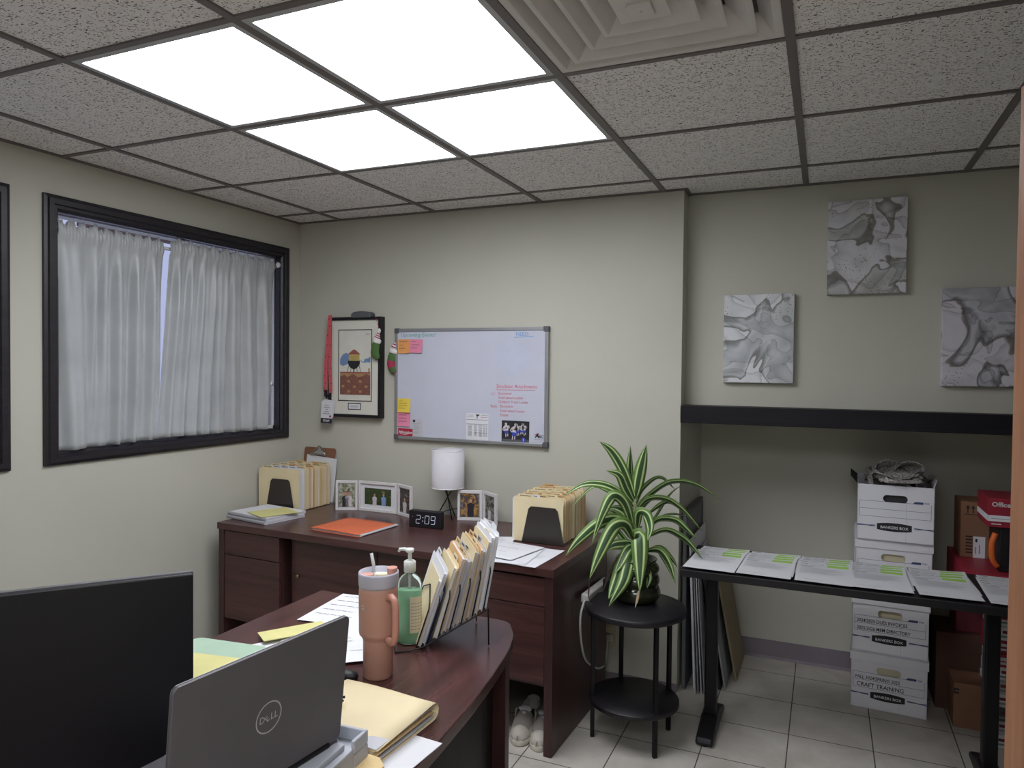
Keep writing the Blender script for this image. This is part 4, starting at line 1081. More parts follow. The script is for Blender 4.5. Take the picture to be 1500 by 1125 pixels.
# Christmas stockings
def stocking(label, top, hat0, cuff, toe, hang, pattern):
    """top: string start; hat0: tip of the striped top; cuff: centre of the fleece cuff; toe: list of (x, z, halfwidth) down the foot"""
    y = 3.335 if hang == 'w' else 3.302
    t = thing('stocking_ornament', label, 'ornament', (cuff[0], y, cuff[1]))
    g = G(); g.tube([(top[0], y, top[1]), ((top[0] + hat0[0]) / 2 + .003, y, (top[1] + hat0[1]) / 2), (hat0[0], y, hat0[1])], .0012, 6); g.obj('string', ['sockred'], parent=t)
    def loft(pts, m, name, stripes=None):
        g = G(); P = [Vector((p[0], y, p[1])) for p in pts]; n = len(P); seg = 14; vs = []
        for i in range(n):
            tg = (P[min(i + 1, n - 1)] - P[max(i - 1, 0)]).normalized(); side = Vector((tg.z, 0, -tg.x))
            for k in range(seg):
                a = 2 * PI * k / seg; vs.append(P[i] + side * math.cos(a) * pts[i][2] + Vector((0, 1, 0)) * math.sin(a) * min(.014, pts[i][2] * .6))
        o0 = len(g.v); g.add(vs, [], 0)
        for i in range(n - 1):
            for k in range(seg):
                g.f.append([i * seg + k, i * seg + (k + 1) % seg, (i + 1) * seg + (k + 1) % seg, (i + 1) * seg + k]); g.mi.append(stripes(i) if stripes else 0); g.sm.append(True)
        g.f += [[k for k in range(seg)][::-1], [(n - 1) * seg + k for k in range(seg)]]; g.mi += [0, 0]; g.sm += [True, True]
        return g.obj(name, m, parent=t)
    hx, hz = hat0; cx_, cz_ = cuff
    loft([(hx + (cx_ - hx) * i / 8, hz + (cz_ + .012 - hz) * i / 8, .003 + .019 * i / 8) for i in range(9)], ['sockred', 'fluff'], 'striped_cap', lambda i: (i // 1) % 2)
    d = (Vector((cx_ - hx, cz_ - hz))).normalized()
    loft([(cx_ + d.x * q, cz_ + d.y * q, w) for q, w in ((-.012, .020), (-.009, .026), (0, .028), (.009, .026), (.012, .020))], ['fluff'], 'cuff')
    loft(toe, pattern[0], 'sock', pattern[1])
    if hang == 'p': loft([(hx, hz + .016, .003), (hx, hz + .010, .008), (hx, hz + .002, .010), (hx, hz - .006, .008), (hx, hz - .010, .003)], ['fluff'], 'pompom')
stocking('small green and red striped stocking ornament on the right edge of the framed print', (-2.262, 1.778), (-2.238, 1.70), (-2.254, 1.648), [(-2.257, 1.64, .021), (-2.260, 1.62, .024), (-2.264, 1.60, .026), (-2.266, 1.582, .026), (-2.258, 1.568, .024), (-2.246, 1.56, .019), (-2.236, 1.558, .010)], 'p', (['sockgreen'], None))
stocking('small green and maroon patterned stocking ornament hanging beside the whiteboard', (-2.142, 1.70), (-2.145, 1.66), (-2.166, 1.592), [(-2.170, 1.58, .021), (-2.176, 1.562, .024), (-2.181, 1.54, .025), (-2.182, 1.52, .025), (-2.176, 1.50, .024), (-2.164, 1.486, .022), (-2.152, 1.479, .016), (-2.144, 1.476, .008)], 'w', (['sockgreen', 'sockred'], lambda i: (i // 2) % 2))

# ------------------------------------------------------------------ canvases above the alcove
tones = [['#7f8585', '#a9adb0', '#c3c6c9', '#d4d6da'], ['#777876', '#989a96', '#b4b5b6', '#c9c9cf'], ['#66666a', '#93949a', '#b4b4bc', '#c6c4cc']]
for i, (x0, x1, z0, z1, lb) in enumerate(((-.438, -.134, 1.450, 1.853, 'grey marbled canvas print, lowest left of the three over the alcove'), (-.004, .303, 1.841, 2.246, 'grey marbled canvas print hung highest, near the ceiling'), (.437, .745, 1.450, 1.854, 'grey marbled canvas print beside the open door, darkest of the three'))):
    M['marb%d' % i] = marble('alcohol_ink_print_%d' % i, (3.1 * i + .4, 1.7 * i, 2.3 * i + .2), tones[i])
    g = G(); g.box(x0, x1, 3.440, 3.4705, z0, z1); g.obj('canvas_print', ['marb%d' % i], label=lb, cat='picture', group=None, bevel=.003)

# ------------------------------------------------------------------ sneakers under the back desk
def sneaker(label, x, y, rz):
    t = thing('sneaker', label, 'shoe', (x, y, 0), rz)      # toe at y = 0 pointing to -y
    Ls = .275
    def half(u):    # half width along the length from toe to heel
        if u < .36: return .049 * max(0, 1 - (1 - u / .36) ** 2.3) ** .5
        if u < .65: return .049 - .009 * math.sin((u - .36) / .29 * PI / 2)
        return .040 * max(0, 1 - ((u - .65) / .35) ** 3.2) ** .5
    out = [(half(u), Ls * u) for u in [.0, .01, .03, .07, .13, .2, .3, .4, .5, .6, .7, .8, .88, .94, .98, 1.0]]
    ol = [(a, b) for a, b in out] + [(-a, b) for a, b in out[::-1]][1:-1]
    g = G(); g.prism(ol, .001, .026, 0, None, True); g.obj('sole', ['sole'], parent=t, world=False, bevel=.004)
    def toe(u, v):
        uu = .0005 + .4695 * u; a = PI * v; h = .034 + .052 * (uu / .47) ** .9
        w = half(uu) * .97
        return (w * math.cos(a) * (1 - .12 * math.sin(a) ** 2), Ls * uu, .022 + (h - .010) * math.sin(a) ** .8)
    g = G(); g.surf(toe, 14, 16); o = g.obj('toe_box', ['shoe'], parent=t, world=False); o.modifiers.new('cloth', 'SOLIDIFY').thickness = .003
    def wall(u, v):   # from one side of the instep round the heel to the other
        a = -1 + 2 * u
        s = 1 - abs(a); uu = .45 + (.985 - .45) * min(1, s * 1.28)
        if s * 1.28 > 1: ang = (a / .219) * PI / 2; bx = half(.93) * math.sin(ang); by = Ls * (.93 + .06 * math.cos(ang))
        else: bx = half(uu) * (1 if a > 0 else -1); by = Ls * min(.93, uu)
        hh = .052 + .022 * max(0, 1 - s * 2.4) + .026 * max(0, s * 1.28 - .62)
        return (bx * (1 - .14 * v ** 1.5), by + .008 * v * (1 if by > Ls * .9 else 0), .022 + (hh - .0) * v)
    g = G(); g.surf(wall, 40, 8); o = g.obj('upper', ['shoe'], parent=t, world=False); o.modifiers.new('cloth', 'SOLIDIFY').thickness = .0035
    g = G(); g.prism([(a * .85, b) for a, b in ol if b > Ls * .4], .0262, .030, 0); g.obj('insole', ['insole'], parent=t, world=False)
    g = G()
    def mesh_(u, v):
        p = toe(.35 + .55 * u, .18 + .64 * v); return (p[0] * 1.02, p[1], p[2] + .0025)
    g.surf(mesh_, 8, 10); g.obj('vamp', ['shoegrey'], parent=t, world=False)
    g = G()
    def tongue(u, v): return (-.022 + .044 * u, Ls * (.42 + .06 * v), .078 + .026 * v + .004 * math.sin(PI * u))
    g.surf(tongue, 6, 4); g.box(-.007, .007, Ls * .36, Ls * .372, .060, .098, 0, None); g.box(-.026, .026, Ls * .44, Ls * .452, .094, .104)
    o = g.obj('tongue', ['paper2'], parent=t, world=False); o.modifiers.new('cloth', 'SOLIDIFY').thickness = .003
    return t
sneaker('left one of the two white sneakers under the back desk', -1.097, 2.598, D(8))
sneaker('right one of the two white sneakers, against the desk end panel', -1.012, 2.592, D(6))

# ------------------------------------------------------------------ round side table and plant
sc_ = Vector((-.698, 2.872, 0)); TH = .545
t = thing('side_table', 'round black two-tier side table under the plant', 'side table', sc_)
g = G(); g.lathe([(0, TH - .026), (.198, TH - .026), (.205, TH - .022), (.205, TH - .003), (.202, TH), (0, TH)], sc_, 64); g.obj('tabletop', ['blackwood'], parent=t)
g = G(); g.lathe([(0, .150), (.178, .150), (.182, .153), (.182, .167), (.180, .170), (0, .170)], sc_, 56); g.obj('lower_shelf', ['blackwood'], parent=t)
for px, py in ((-.594, 2.762), (-.848, 2.806), (-.553, 3.015), (-.80, 3.03)):
    d_ = (Vector((px, py, 0)) - sc_).normalized()
    g = G(); g.box(-.008, .008, -.008, .008, 0, TH - .026, 0, T(sc_.x + d_.x * .168, sc_.y + d_.y * .168, 0, math.atan2(d_.y, d_.x))); g.obj('leg', ['blackmetal'], parent=t, bevel=.0012)
pc_ = Vector((-.712, 2.945, TH))
t = thing('potted_plant', 'green and white striped dracaena in a glazed dark green pot on the side table', 'plant', pc_)
g = G(); prof = [(0, .001), (.070, .001), (.082, .004)]
def bulge(z0, z1, r0, rm, r1, n=7):
    return [(r0 + (r1 - r0) * i / n + (rm - (r0 + r1) / 2) * math.sin(PI * i / n), z0 + (z1 - z0) * i / n) for i in range(n + 1)]
prof += bulge(.008, .062, .090, .101, .092) + bulge(.064, .112, .088, .097, .088) + bulge(.114, .158, .085, .095, .082) + [(.080, .166), (.086, .172), (.084, .176), (.074, .174), (.072, .150), (0, .148)]
g.lathe(prof, pc_, 48); g.obj('pot', ['pot'], parent=t)
g = G(); g.lathe([(.0, .158), (.05, .156), (.0715, .152)], pc_, 24, cap=False); g.obj('soil', ['soil'], parent=t)
K = .000635; cv = Vector((math.cos(YAW), math.sin(YAW), 0)); td = Vector((.236, -.972, 0))     # across, towards the room
def P3(cx_, cy_, b): return pc_ + cv * ((cx_ - 503) * K) + td * b + Vector((0, 0, (1062 - cy_) * K))
g = G(); g.tube([P3(505, 860, 0), P3(500, 740, 0), P3(490, 620, 0), P3(487, 480, 0), P3(490, 400, 0)], [.011, .0105, .010, .008, .005], 12); g.obj('stem', ['stem'], parent=t)
g = G(); g.tube([P3(560, 850, -.02), P3(575, 740, -.02), P3(572, 640, -.015), P3(560, 560, -.01)], [.007, .007, .006, .004], 10); g.obj('stem', ['stem'], parent=t)
def cat(P, n):
    out = []
    Q = [P[0] * 2 - P[1]] + P + [P[-1] * 2 - P[-2]]
    N = len(P) - 1
    for i in range(n + 1):
        s = i / n * N; k = min(int(s), N - 1); f = s - k
        a, b, c, d = Q[k:k + 4]
        out.append(.5 * ((2 * b) + (c - a) * f + (2 * a - 5 * b + 4 * c - d) * f * f + (3 * b - a - 3 * c + d) * f ** 3))
    return out
LEAVES = [ # (points in the side view, depth from stem to tip, apparent width, true width)
 ([(487, 400), (405, 205), (330, 85), (250, 20)], (0, .02), 52, .036), ([(487, 390), (455, 240), (453, 55)], (0, -.03), 40, .034), ([(490, 390), (520, 210), (557, 35)], (0, .03), 66, .042),
 ([(480, 420), (430, 330), (385, 235), (298, 203)], (0, .05), 46, .036), ([(484, 420), (455, 320), (410, 230), (375, 215)], (0, -.04), 26, .03),
 ([(480, 450), (390, 350), (270, 295), (140, 300), (18, 384)], (0, .03), 30, .034), ([(478, 470), (390, 395), (310, 345), (200, 328), (48, 488)], (0, -.05), 20, .03),
 ([(495, 440), (545, 340), (650, 270), (757, 350)], (0, -.05), 26, .032), ([(505, 450), (590, 370), (720, 285), (880, 295), (1052, 392)], (0, .05), 32, .036),
 ([(500, 490), (570, 405), (680, 395), (790, 455), (925, 592)], (0, .04), 34, .034), ([(575, 500), (680, 438), (750, 445), (840, 500)], (0, -.06), 30, .032),
 ([(580, 590), (650, 530), (750, 530), (820, 580), (890, 636)], (0, .07), 38, .036), ([(585, 600), (660, 530), (750, 510), (842, 532)], (0, -.04), 16, .03),
 ([(575, 650), (690, 605), (790, 645), (860, 700), (936, 784)], (0, .03), 36, .036), ([(490, 620), (430, 500), (370, 465), (305, 470)], (0, -.03), 34, .034),
 ([(485, 650), (430, 570), (360, 508), (285, 495)], (0, -.07), 26, .03), ([(480, 600), (420, 420), (345, 368), (280, 480), (215, 670)], (0, .10), 58, .04),
 ([(478, 630), (390, 530), (270, 540), (140, 640), (48, 745)], (0, .09), 66, .042), ([(482, 670), (430, 560), (350, 570), (270, 720), (208, 870)], (0, .14), 78, .05),
 ([(480, 690), (420, 690), (350, 700), (305, 738)], (0, .02), 46, .038), ([(495, 660), (518, 625), (525, 760), (527, 945)], (.02, .15), 92, .058),
 ([(490, 720), (455, 780), (420, 900), (333, 1035)], (.02, .15), 76, .048), ([(485, 740), (420, 800), (370, 920), (330, 1000)], (.02, .13), 64, .044),
 ([(575, 745), (650, 735), (710, 810), (756, 920)], (0, .08), 44, .038), ([(580, 740), (660, 720), (730, 790), (772, 842)], (0, .02), 26, .03),
 ([(505, 600), (515, 490), (560, 490), (585, 560), (572, 640)], (0, .10), 54, .04), ([(520, 800), (560, 840), (580, 880), (572, 932)], (.02, .12), 36, .032),
 ([(490, 640), (505, 600), (540, 560)], (0, .05), 24, .026), ([(485, 650), (420, 590), (360, 545), (280, 550)], (0, -.08), 30, .032),
 ([(480, 720), (420, 670), (370, 620), (330, 640)], (0, -.05), 28, .03), ([(575, 600), (640, 520), (720, 400), (800, 330)], (0, -.10), 18, .026), ([(490, 560), (540, 470), (600, 420), (660, 400)], (0, -.09), 30, .03),
 ([(485, 700), (440, 720), (400, 790), (365, 850)], (.0, .10), 44, .036)]
def leaf(pts, dep, wa, wt, mats, name='leaf', n=22):
    N = len(pts) - 1
    P = cat([P3(p[0], p[1], dep[0] + (dep[1] - dep[0]) * (i / N) ** .8) for i, p in enumerate(pts)], n)
    c = max(-1, min(1, wa * K / wt * 1.1)); s = math.sqrt(1 - c * c)
    g = G(); vs = []; cols = [-1, -.62, -.38, -.31, 0, .31, .38, .62, 1]
    for i, p in enumerate(P):
        tg = (P[min(i + 1, n)] - P[max(i - 1, 0)]).normalized()
        perp = tg.cross(td); perp = (perp - tg * perp.dot(tg)).normalized() if perp.length > 1e-4 else cv
        dd = tg.cross(perp).normalized()
        wd = perp * c + dd * s; nn = tg.cross(wd).normalized()
        u = i / n; w = wt * 1.22 / 2 * (.34 + .66 * math.sin(PI * min(1, u / .9) ** .8) if u < .45 else 1.0 * max(0.02, 1 - ((u - .45) / .55) ** 1.9))
        w *= 1 if u > .0 else .8
        for q in cols: vs.append(p + wd * q * w + nn * (abs(q) * w * .28))
    k = len(cols); fs = []; 
    g.add(vs, [], 0)
    mi = [0, 1, 0, 1, 1, 0, 1, 0] if mats is None else [0] * 8
    order = [0, 2, 0, 1, 1, 0, 2, 0]
    for i in range(n):
        for j in range(k - 1):
            g.f.append([i * k + j, i * k + j + 1, (i + 1) * k + j + 1, (i + 1) * k + j]); g.mi.append(order[j] if mats is None else 0); g.sm.append(True)
    o = g.obj(name, ['leaf', 'leafd', 'leafw'] if mats is None else mats, parent=t)
    o.modifiers.new('blade', 'SOLIDIFY').thickness = .0006
for lf in LEAVES: leaf(*lf, None)
for lf in (([(470, 765), (390, 785), (330, 870), (288, 990)], (.0, .06), 20, .016), ([(475, 755), (410, 755), (360, 830), (343, 885)], (.0, .05), 16, .014), ([(208, 860), (206, 930), (204, 985), (225, 1025)], (.14, .13), 6, .005)): leaf(*lf, ['deadleaf'], 'withered_leaf')
leaf([(520, 935), (512, 985), (498, 1045)], (.15, .15), 12, .009, ['drytip'], 'leaf_tip')

# power strip, adapter, outlet
t = thing('power_strip', 'white power strip with a white cord fixed behind the side table', 'power strip', (-.925, 3.0, .54))
g = G(); X = T(-.894, 2.835, .552, PI / 2, 0, .05); g.box(0, .33, -.012, .0245, -.02, .02, 0, X); g.obj('body', ['cord'], parent=t, bevel=.009, seg=3)
g = G(); g.tube(cat([Vector(p) for p in ((-.90, 2.84, .548), (-.905, 2.80, .50), (-.915, 2.83, .40), (-.925, 2.93, .26), (-.92, 3.08, .165), (-.925, 3.22, .125), (-.935, 3.30, .16), (-.94, 3.325, .205))], 40), .0048, 10); g.obj('cord', ['cord'], parent=t)
g = G(); g.box(-.952, -.928, 3.322, 3.35, .198, .225); g.obj('plug', ['cord'], parent=t, bevel=.004)
g = G(); g.box(-.881, -.845, 3.03, 3.10, .53, .585); g.obj('power_adapter', ['black'], label='black power adapter plugged into the white power strip', cat='adapter', bevel=.004)
g = G(); g.box(-.881, -.845, 3.115, 3.16, .525, .60); g.obj('power_adapter', ['black'], label='second black adapter at the far end of the white power strip', cat='adapter', bevel=.004)
t = thing('wall_outlet', 'ivory wall outlet behind the round side table', 'outlet', (-.94, 3.35, .22))
g = G(); g.prism([(a - .036, b) for a, b in rr(.072, .118, .005)], 0, .005, 0, frame((-.94, 3.355, .165), (1, 0, 0), (0, 0, 1))); g.obj('plate', ['ivory'], parent=t, bevel=.0012)
g = G()
for z in (.205, .245): g.box(-.957, -.923, 3.347, 3.3502, z - .014, z + .014)
g.obj('receptacle', ['cream'], parent=t, bevel=.002)
# ------------------------------------------------------------------ training table with paper stacks
TZ = .715
t = thing('training_table', 'narrow black training table covered with paper stacks', 'table', (.10, 3.07, 0))
g = G(); g.box(-.518, .735, 2.868, 3.30, TZ - .030, TZ); g.obj('tabletop', ['blackwood'], parent=t, bevel=.003)
for lx in (-.420, .572):
    g = G(); g.box(lx - .024, lx + .024, 3.06, 3.115, .045, TZ - .03); lg = g.obj('leg', ['blackmetal'], parent=t, bevel=.006)
    g = G(); prof = [(2.90, .012), (2.915, .004), (3.26, .004), (3.275, .012), (3.265, .03), (3.12, .07), (3.05, .07), (2.915, .034)]
    g.prism(prof, lx - .034, lx + .034, 0, Matrix(((0, 0, 1, 0), (1, 0, 0, 0), (0, 1, 0, 0), (0, 0, 0, 1)))); g.obj('foot', ['blackmetal'], parent=lg, bevel=.008)
    g = G()
    for yy in (2.93, 3.25): g.lathe([(0, 0), (.016, 0), (.016, .008), (0, .008)], (lx, yy, .0005), 16)
    g.obj('glide', ['black'], parent=lg)
    g = G(); g.box(lx - .03, lx + .03, 2.92, 3.24, TZ - .046, TZ - .031); g.obj('bracket', ['blackmetal'], parent=lg)
g = G(); g.box(-.39, .545, 3.08, 3.10, TZ - .09, TZ - .055); g.obj('crossbar', ['blackmetal'], parent=t)
def invoice(seed):
    """letter sheet with printed header, a green highlighted cell and body text; origin at its front left corner"""
    rnd = random.Random(seed); w, d = .198, .279
    def h(u, v): return .0012 * math.sin(3 * v + seed) + .011 * max(0, v - .78) ** 1.6 * (.15 + 1.3 * u ** 3) * 4
    g = G(); g.surf(lambda u, v: (w * u, d * v, h(u, v)), 10, 14, 0)
    def patch(u0, u1, v0, v1, m):
        n = max(1, int((u1 - u0) * 8)); q = max(1, int((v1 - v0) * 20))
        g.surf(lambda a, b: (w * (u0 + (u1 - u0) * a), d * (v0 + (v1 - v0) * b), h(u0 + (u1 - u0) * a, v0 + (v1 - v0) * b) + .0006), n, q, m)
    patch(.55, .94, .862, .962, 1)
    patch(.05, .19, .945, .958, 2); patch(.05, .42, .880, .886, 2); patch(.46, .55, .880, .886, 2); patch(.25, .40, .93, .938, 3); patch(.70, .78, .915, .925, 4)
    if rnd.random() < .5: g.stroke([(w * .40, d * .90), (w * .46, d * .955), (w * .45, d * .90)], .0012, 2, None, h(.4, .92) + .001)
    patch(.06, .3, .80, .84, 3)
    for i in range(9): patch(.06, rnd.uniform(.6, .93), .74 - i * .035, .748 - i * .035, 3)
    patch(.06, .5, .12, .13, 3)
    return g
ords = ['top', 'second', 'third', 'bottom']
cols6 = [(-.512, 'leftmost paper stack on the black table', D(-2)), (-.306, 'second paper stack from the left on the black table', D(-1.5)), (-.098, 'third paper stack from the left on the black table', D(-.5)),
         (.102, 'fourth paper stack, in front of the white boxes', D(1)), (.312, 'fifth paper stack from the left on the black table', D(2)), (.528, 'paper stack beside the open door', D(-1))]
pm = [invoice(k).obj('invoice_sheet', ['paper', 'hilite', 'ink', 'faint', 'leafd'], world=False, label='x', cat='paper') for k in (1, 2, 3)]
first = True
for ci, (x, lb, rz) in enumerate(cols6):
    for k in range(4):              # 0 = bottom of the stack, lying farthest back
        src = pm[(ci + k) % 3]
        if ci == 0 and k < 3: o = src
        else: o = src.copy(); COL.objects.link(o)
        o.location = (x + .004 * (3 - k) + .003 * ((ci * 3 + k) % 2), 2.876 + .0445 * (3 - k), TZ + .0018 + .0024 * k); o.rotation_euler = (0, 0, rz + D((k * 7 + ci * 3) % 3 - 1) * .5)
        o['label'] = '%s sheet of the %s' % (ords[3 - k], lb); o['category'] = 'paper'; o['group'] = 'highlighted sheets on the black table'

# ------------------------------------------------------------------ bankers boxes
BW, BD, BH = .300, .372, .253
def bank_front(g, X, closed, notes):
    """printing on the box front; material slots: 1 line ink, 2 navy, 3 black badge, 4 white, 5 grey, 6 handwriting"""
    dv = 0 if closed else .014
    y0, y1 = .092 + dv, .160 + dv
    hy = .176 + dv * .9
    for a, b in (((.010, y0), (BW - .012, y0)), ((.010, y1), (BW - .012, y1)), ((.010, (y0 + y1) / 2), (BW - .012, (y0 + y1) / 2)), ((.010, y0), (.010, y1)), ((BW - .012, y0), (BW - .012, y1))): g.stroke([a, b], .0013, 2, X, .0006)
    g.poly([(.218, y1), (.226, y1 + .009), (.258, y1 + .009), (.258, y1)], 2, X @ T(0, 0, .0008)); g.rect(.258, .29, y1 - .001, y1 + .010, 4, X, .0007); g.text('TOP', .262, y1 + .001, .0095, 2, X, .0009, bold=.0002)
    by = .056
    for s0, s1 in ((.002, .072), (.226, BW - .002)):
        g.stroke([(s0, by + .011), (s1, by + .006)], .0034, 2, X, .0006); g.stroke([(s0, by + .006), (s1, by + .011)], .0026, 2, X, .0007)
    pts = [(.080 + .136 * i / 10, by + .026 - .006 * abs(i / 5 - 1) ** 2) for i in range(11)] + [(.216 - .136 * i / 10, by - .012 + .006 * abs(i / 5 - 1) ** 2) for i in range(11)]
    g.poly(pts, 3, X @ T(0, 0, .0008)); g.text('BANKERS BOX', .148, by - .0005, .0170, 4, X, .0011, 'CENTER', 0, .0002, .97)
    g.stroke([(.194, .002), (.194, BH - .004 if not closed else .20)], .0006, 5, X, .0004)
    for i, b in enumerate(notes):
        s_ = .026 if len(b) < 18 else .0215
        g.text(b, .018 if len(b) > 17 else .024, (y1 - .029) - i * .034, s_, 6, X, .0008, 'LEFT', .05, .0003, .80 if len(b) > 19 else .9)
    return hy
def bank_box(label, x, y, z, rz, closed, notes, hole):
    t = thing('file_box', label, 'box', (x, y, z), rz)
    X = frame((0, 0, 0), (1, 0, 0), (0, 0, 1))
    g = G(); hh = BH - .006 if not closed else BH - .010
    hy = .176 + (0 if closed else .0126); hc, hw, hr = .150, .048, .016
    # front board with an oval hand hole
    oval = [(hc + (hw - hr) * (1 if c > 0 else -1) + hr * math.cos(a), hy + hr * math.sin(a)) for a in [2 * PI * (k + .5) / 24 for k in range(24)] for c in [math.cos(a)]]
    outer = []
    for k in range(24):
        a = 2 * PI * (k + .5) / 24; dx, dy = math.cos(a), math.sin(a); tx_ = ((BW - hc) if dx > 0 else hc) / abs(dx) if abs(dx) > 1e-6 else 9; ty_ = ((hh - hy) if dy > 0 else hy) / abs(dy) if abs(dy) > 1e-6 else 9
        q = min(tx_, ty_); outer.append((hc + dx * q, hy + dy * q))
    corners = [(BW, hh), (0, hh), (0, 0), (BW, 0)]
    vs = [(a, 0, b) for a, b in oval] + [(a, 0, b) for a, b in outer]
    fs = [(k, 24 + k, 24 + (k + 1) % 24, (k + 1) % 24) for k in range(24)]
    g.add(vs, fs, 0); o0 = 0
    for cx_, cz_ in corners:   # fill the four corners
        ang = math.atan2(cz_ - hy, cx_ - hc) % (2 * PI); k = int(ang / (2 * PI) * 24 - .5) % 24
        g.add([(outer[k][0], 0, outer[k][1]), (cx_, 0, cz_), (outer[(k + 1) % 24][0], 0, outer[(k + 1) % 24][1])], [(0, 1, 2)], 0)
    g.box(0, .003, 0, BD, 0, hh); g.box(BW - .003, BW, 0, BD, 0, hh); g.box(0, BW, BD - .003, BD, 0, hh); g.box(0, BW, 0, BD, 0, .003)
    bank_front(g, X, closed, notes)
    g.obj('body', ['boxwhite', 'ink', 'navy', 'ink', 'boxwhite', 'greyink', 'ink'], parent=t, world=False)
    g = G()
    for i in range(9): g.box(.010, BW - .010, .012 + i * .038, .026 + i * .038, .004, .225 if closed else .20)
    g.obj('contents', [hole], parent=t, world=False)
    if closed:
        g = G(); q = .005
        g.box(-q, BW + q, -q, BD + q, BH - .004, BH - .0005); g.box(-q, BW + q, -q, -q + .003, BH - .040, BH - .0005); g.box(-q, BW + q, BD + q - .003, BD + q, BH - .040, BH - .0005)
        g.box(-q, -q + .003, -q, BD + q, BH - .040, BH - .0005); g.box(BW + q - .003, BW + q, -q, BD + q, BH - .040, BH - .0005)
        g.obj('lid', ['boxwhite'], parent=t, world=False, bevel=.001)
    else:
        for sgn in (0, 1):
            g = G(); x_ = -.001 if sgn == 0 else BW + .001
            g.add([(x_, .02, hh), (x_, BD - .02, hh), (x_ - (.028 if sgn == 0 else -.012), BD - .06, hh + .028), (x_ - (.028 if sgn == 0 else -.012), .06, hh + .028)], [(0, 1, 2, 3)])
            o = g.obj('flap', ['hole' if sgn == 0 else 'boxwhite'], parent=t, world=False); o.modifiers.new('board', 'SOLIDIFY').thickness = .002
    return t
bank_box('white file box on the floor, lowest of the stack, marked CRAFT TRAINING', .127, 3.563, .0005, D(-4), True, ['FALL 2024/SPRING 2025', 'CRAFT TRAINING'], 'cream')
bank_box('white file box second from the floor, marked DUES INVOICES', .129, 3.572, BH, D(-3), True, ['2024/2025 DUES INVOICES', '2025/2026 MEM DIRECTORY'], 'cream')
bank_box('white file box half hidden behind the paper stacks, third up', .137, 3.575, 2 * BH, D(-1), True, [], 'cream')
bank_box('open white file box on top of the stack, heaped with newspapers', .139, 3.562, 3 * BH, D(-2), False, [], 'hole')
# crumpled newspapers in the open box
def news(label, x, y, z, rz, w, d, folds, seed, hgt):
    rnd = random.Random(seed); ph = [rnd.uniform(0, 6.3) for _ in range(8)]; X = T(x, y, z, rz)
    def fn(u, v):
        a = folds * PI * u
        px = -w / 2 + w * u + .035 * math.sin(2 * a + ph[0]) * hgt / .05
        pz = hgt * (.5 - .5 * math.cos(2 * a + .6 * math.sin(3 * v + ph[1]))) * (.55 + .45 * math.sin(2.4 * v + ph[2])) + .012 * math.sin(9 * u + 7 * v + ph[3]) + .006 * math.sin(21 * v + 13 * u + ph[4])
        py = -d / 2 + d * v + .02 * math.sin(7 * u + ph[5]) + .012 * math.sin(11 * u + 5 * v + ph[6])
        return tuple(X @ Vector((px, py, max(.0, pz + .012))))
    g = G(); g.surf(fn, 44, 26); o = g.obj('newspaper', ['news'], label=label, cat='newspaper')
    o.modifiers.new('paper', 'SOLIDIFY').thickness = .0025
zb = 3 * BH + .245
news('crumpled newspaper lying lowest in the open top box', .285, 3.70, zb - .012, D(4), .27, .25, 1.6, 3, .05)
news('folded newspaper bundle leaning across the left of the open top box', .275, 3.69, zb + .016, D(14), .17, .17, 1.7, 31, .10)
news('crumpled newspaper on the right of the heap in the open top box', .335, 3.66, zb + .012, D(18), .18, .18, 1.5, 12, .085)

# ------------------------------------------------------------------ boards leaning in the niche
def board(label, y0, y1, h, foot, gap, th, m, name='board', edge=None, frame_=False, writing=False):
    """slab leaning on the niche side wall: foot out from the wall, top against it"""
    dx = foot - gap; L_ = h
    X = Matrix.Translation((PX + gap + foot - gap, y0, .001))
    sl = math.asin(min(.9, (foot - gap) / L_)) if foot > gap else 0
    up_ = Vector((-math.sin(sl), 0, math.cos(sl))); Xb = frame((PX + foot, y0, .001), (0, 1, 0), up_)
    g = G(); w = y1 - y0
    g.box(0, w, 0, L_, -th, 0, 0, Xb)
    if frame_:
        for q in ((0, w, 0, .02), (0, w, L_ - .02, L_), (0, .02, 0, L_), (w - .02, w, 0, L_)): g.box(*q, -.001, .004, 1, Xb)
    if writing: g.text('AM', .12, L_ - .19, .10, 2, Xb, .0012, bold=-.002); g.scribble(.10, L_ - .24, .18, .03, 2, Xb, .0012, .003)
    return g.obj(name, [m, edge or m, 'greyink'], label=label, cat='board', bevel=.001)
board('tall grey framed board standing flat on the niche side wall behind the others', 3.405, 3.89, .835, .028, .022, .014, 'boardgrey', edge='darkgrey', frame_=True)
board('white board with scribbled letters leaning in front of the grey framed one', 3.43, 3.90, .70, .070, .040, .006, 'boxwhite', 'foam_board', writing=True)
for k in range(4):
    board('thin foam board standing upright in the niche corner behind the table leg', 3.372 + .006 * k, 3.86, .62 - .03 * k, .085 + .013 * k, .058 + .010 * k, .005, 'foamedge' if k % 2 else 'paper2', 'foam_board')
    bpy.data.objects[-1 if False else 0]
for o in [q for q in bpy.data.objects if q.name.startswith('foam_board') and q.get('label', '').startswith('thin')]: o['group'] = 'thin foam boards upright in the niche corner'
board('dark board leaning outward beside the thin foam boards', 3.47, 3.93, .53, .185, .106, .012, 'boarddark')
board('pale edged picture board leaning in front of the dark board', 3.475, 3.90, .54, .208, .119, .008, 'foamedge', 'picture_board')
board('large beige board leaning farthest out in the niche corner', 3.60, 3.95, .53, .245, .146, .010, 'beigeboard', 'beige_board')

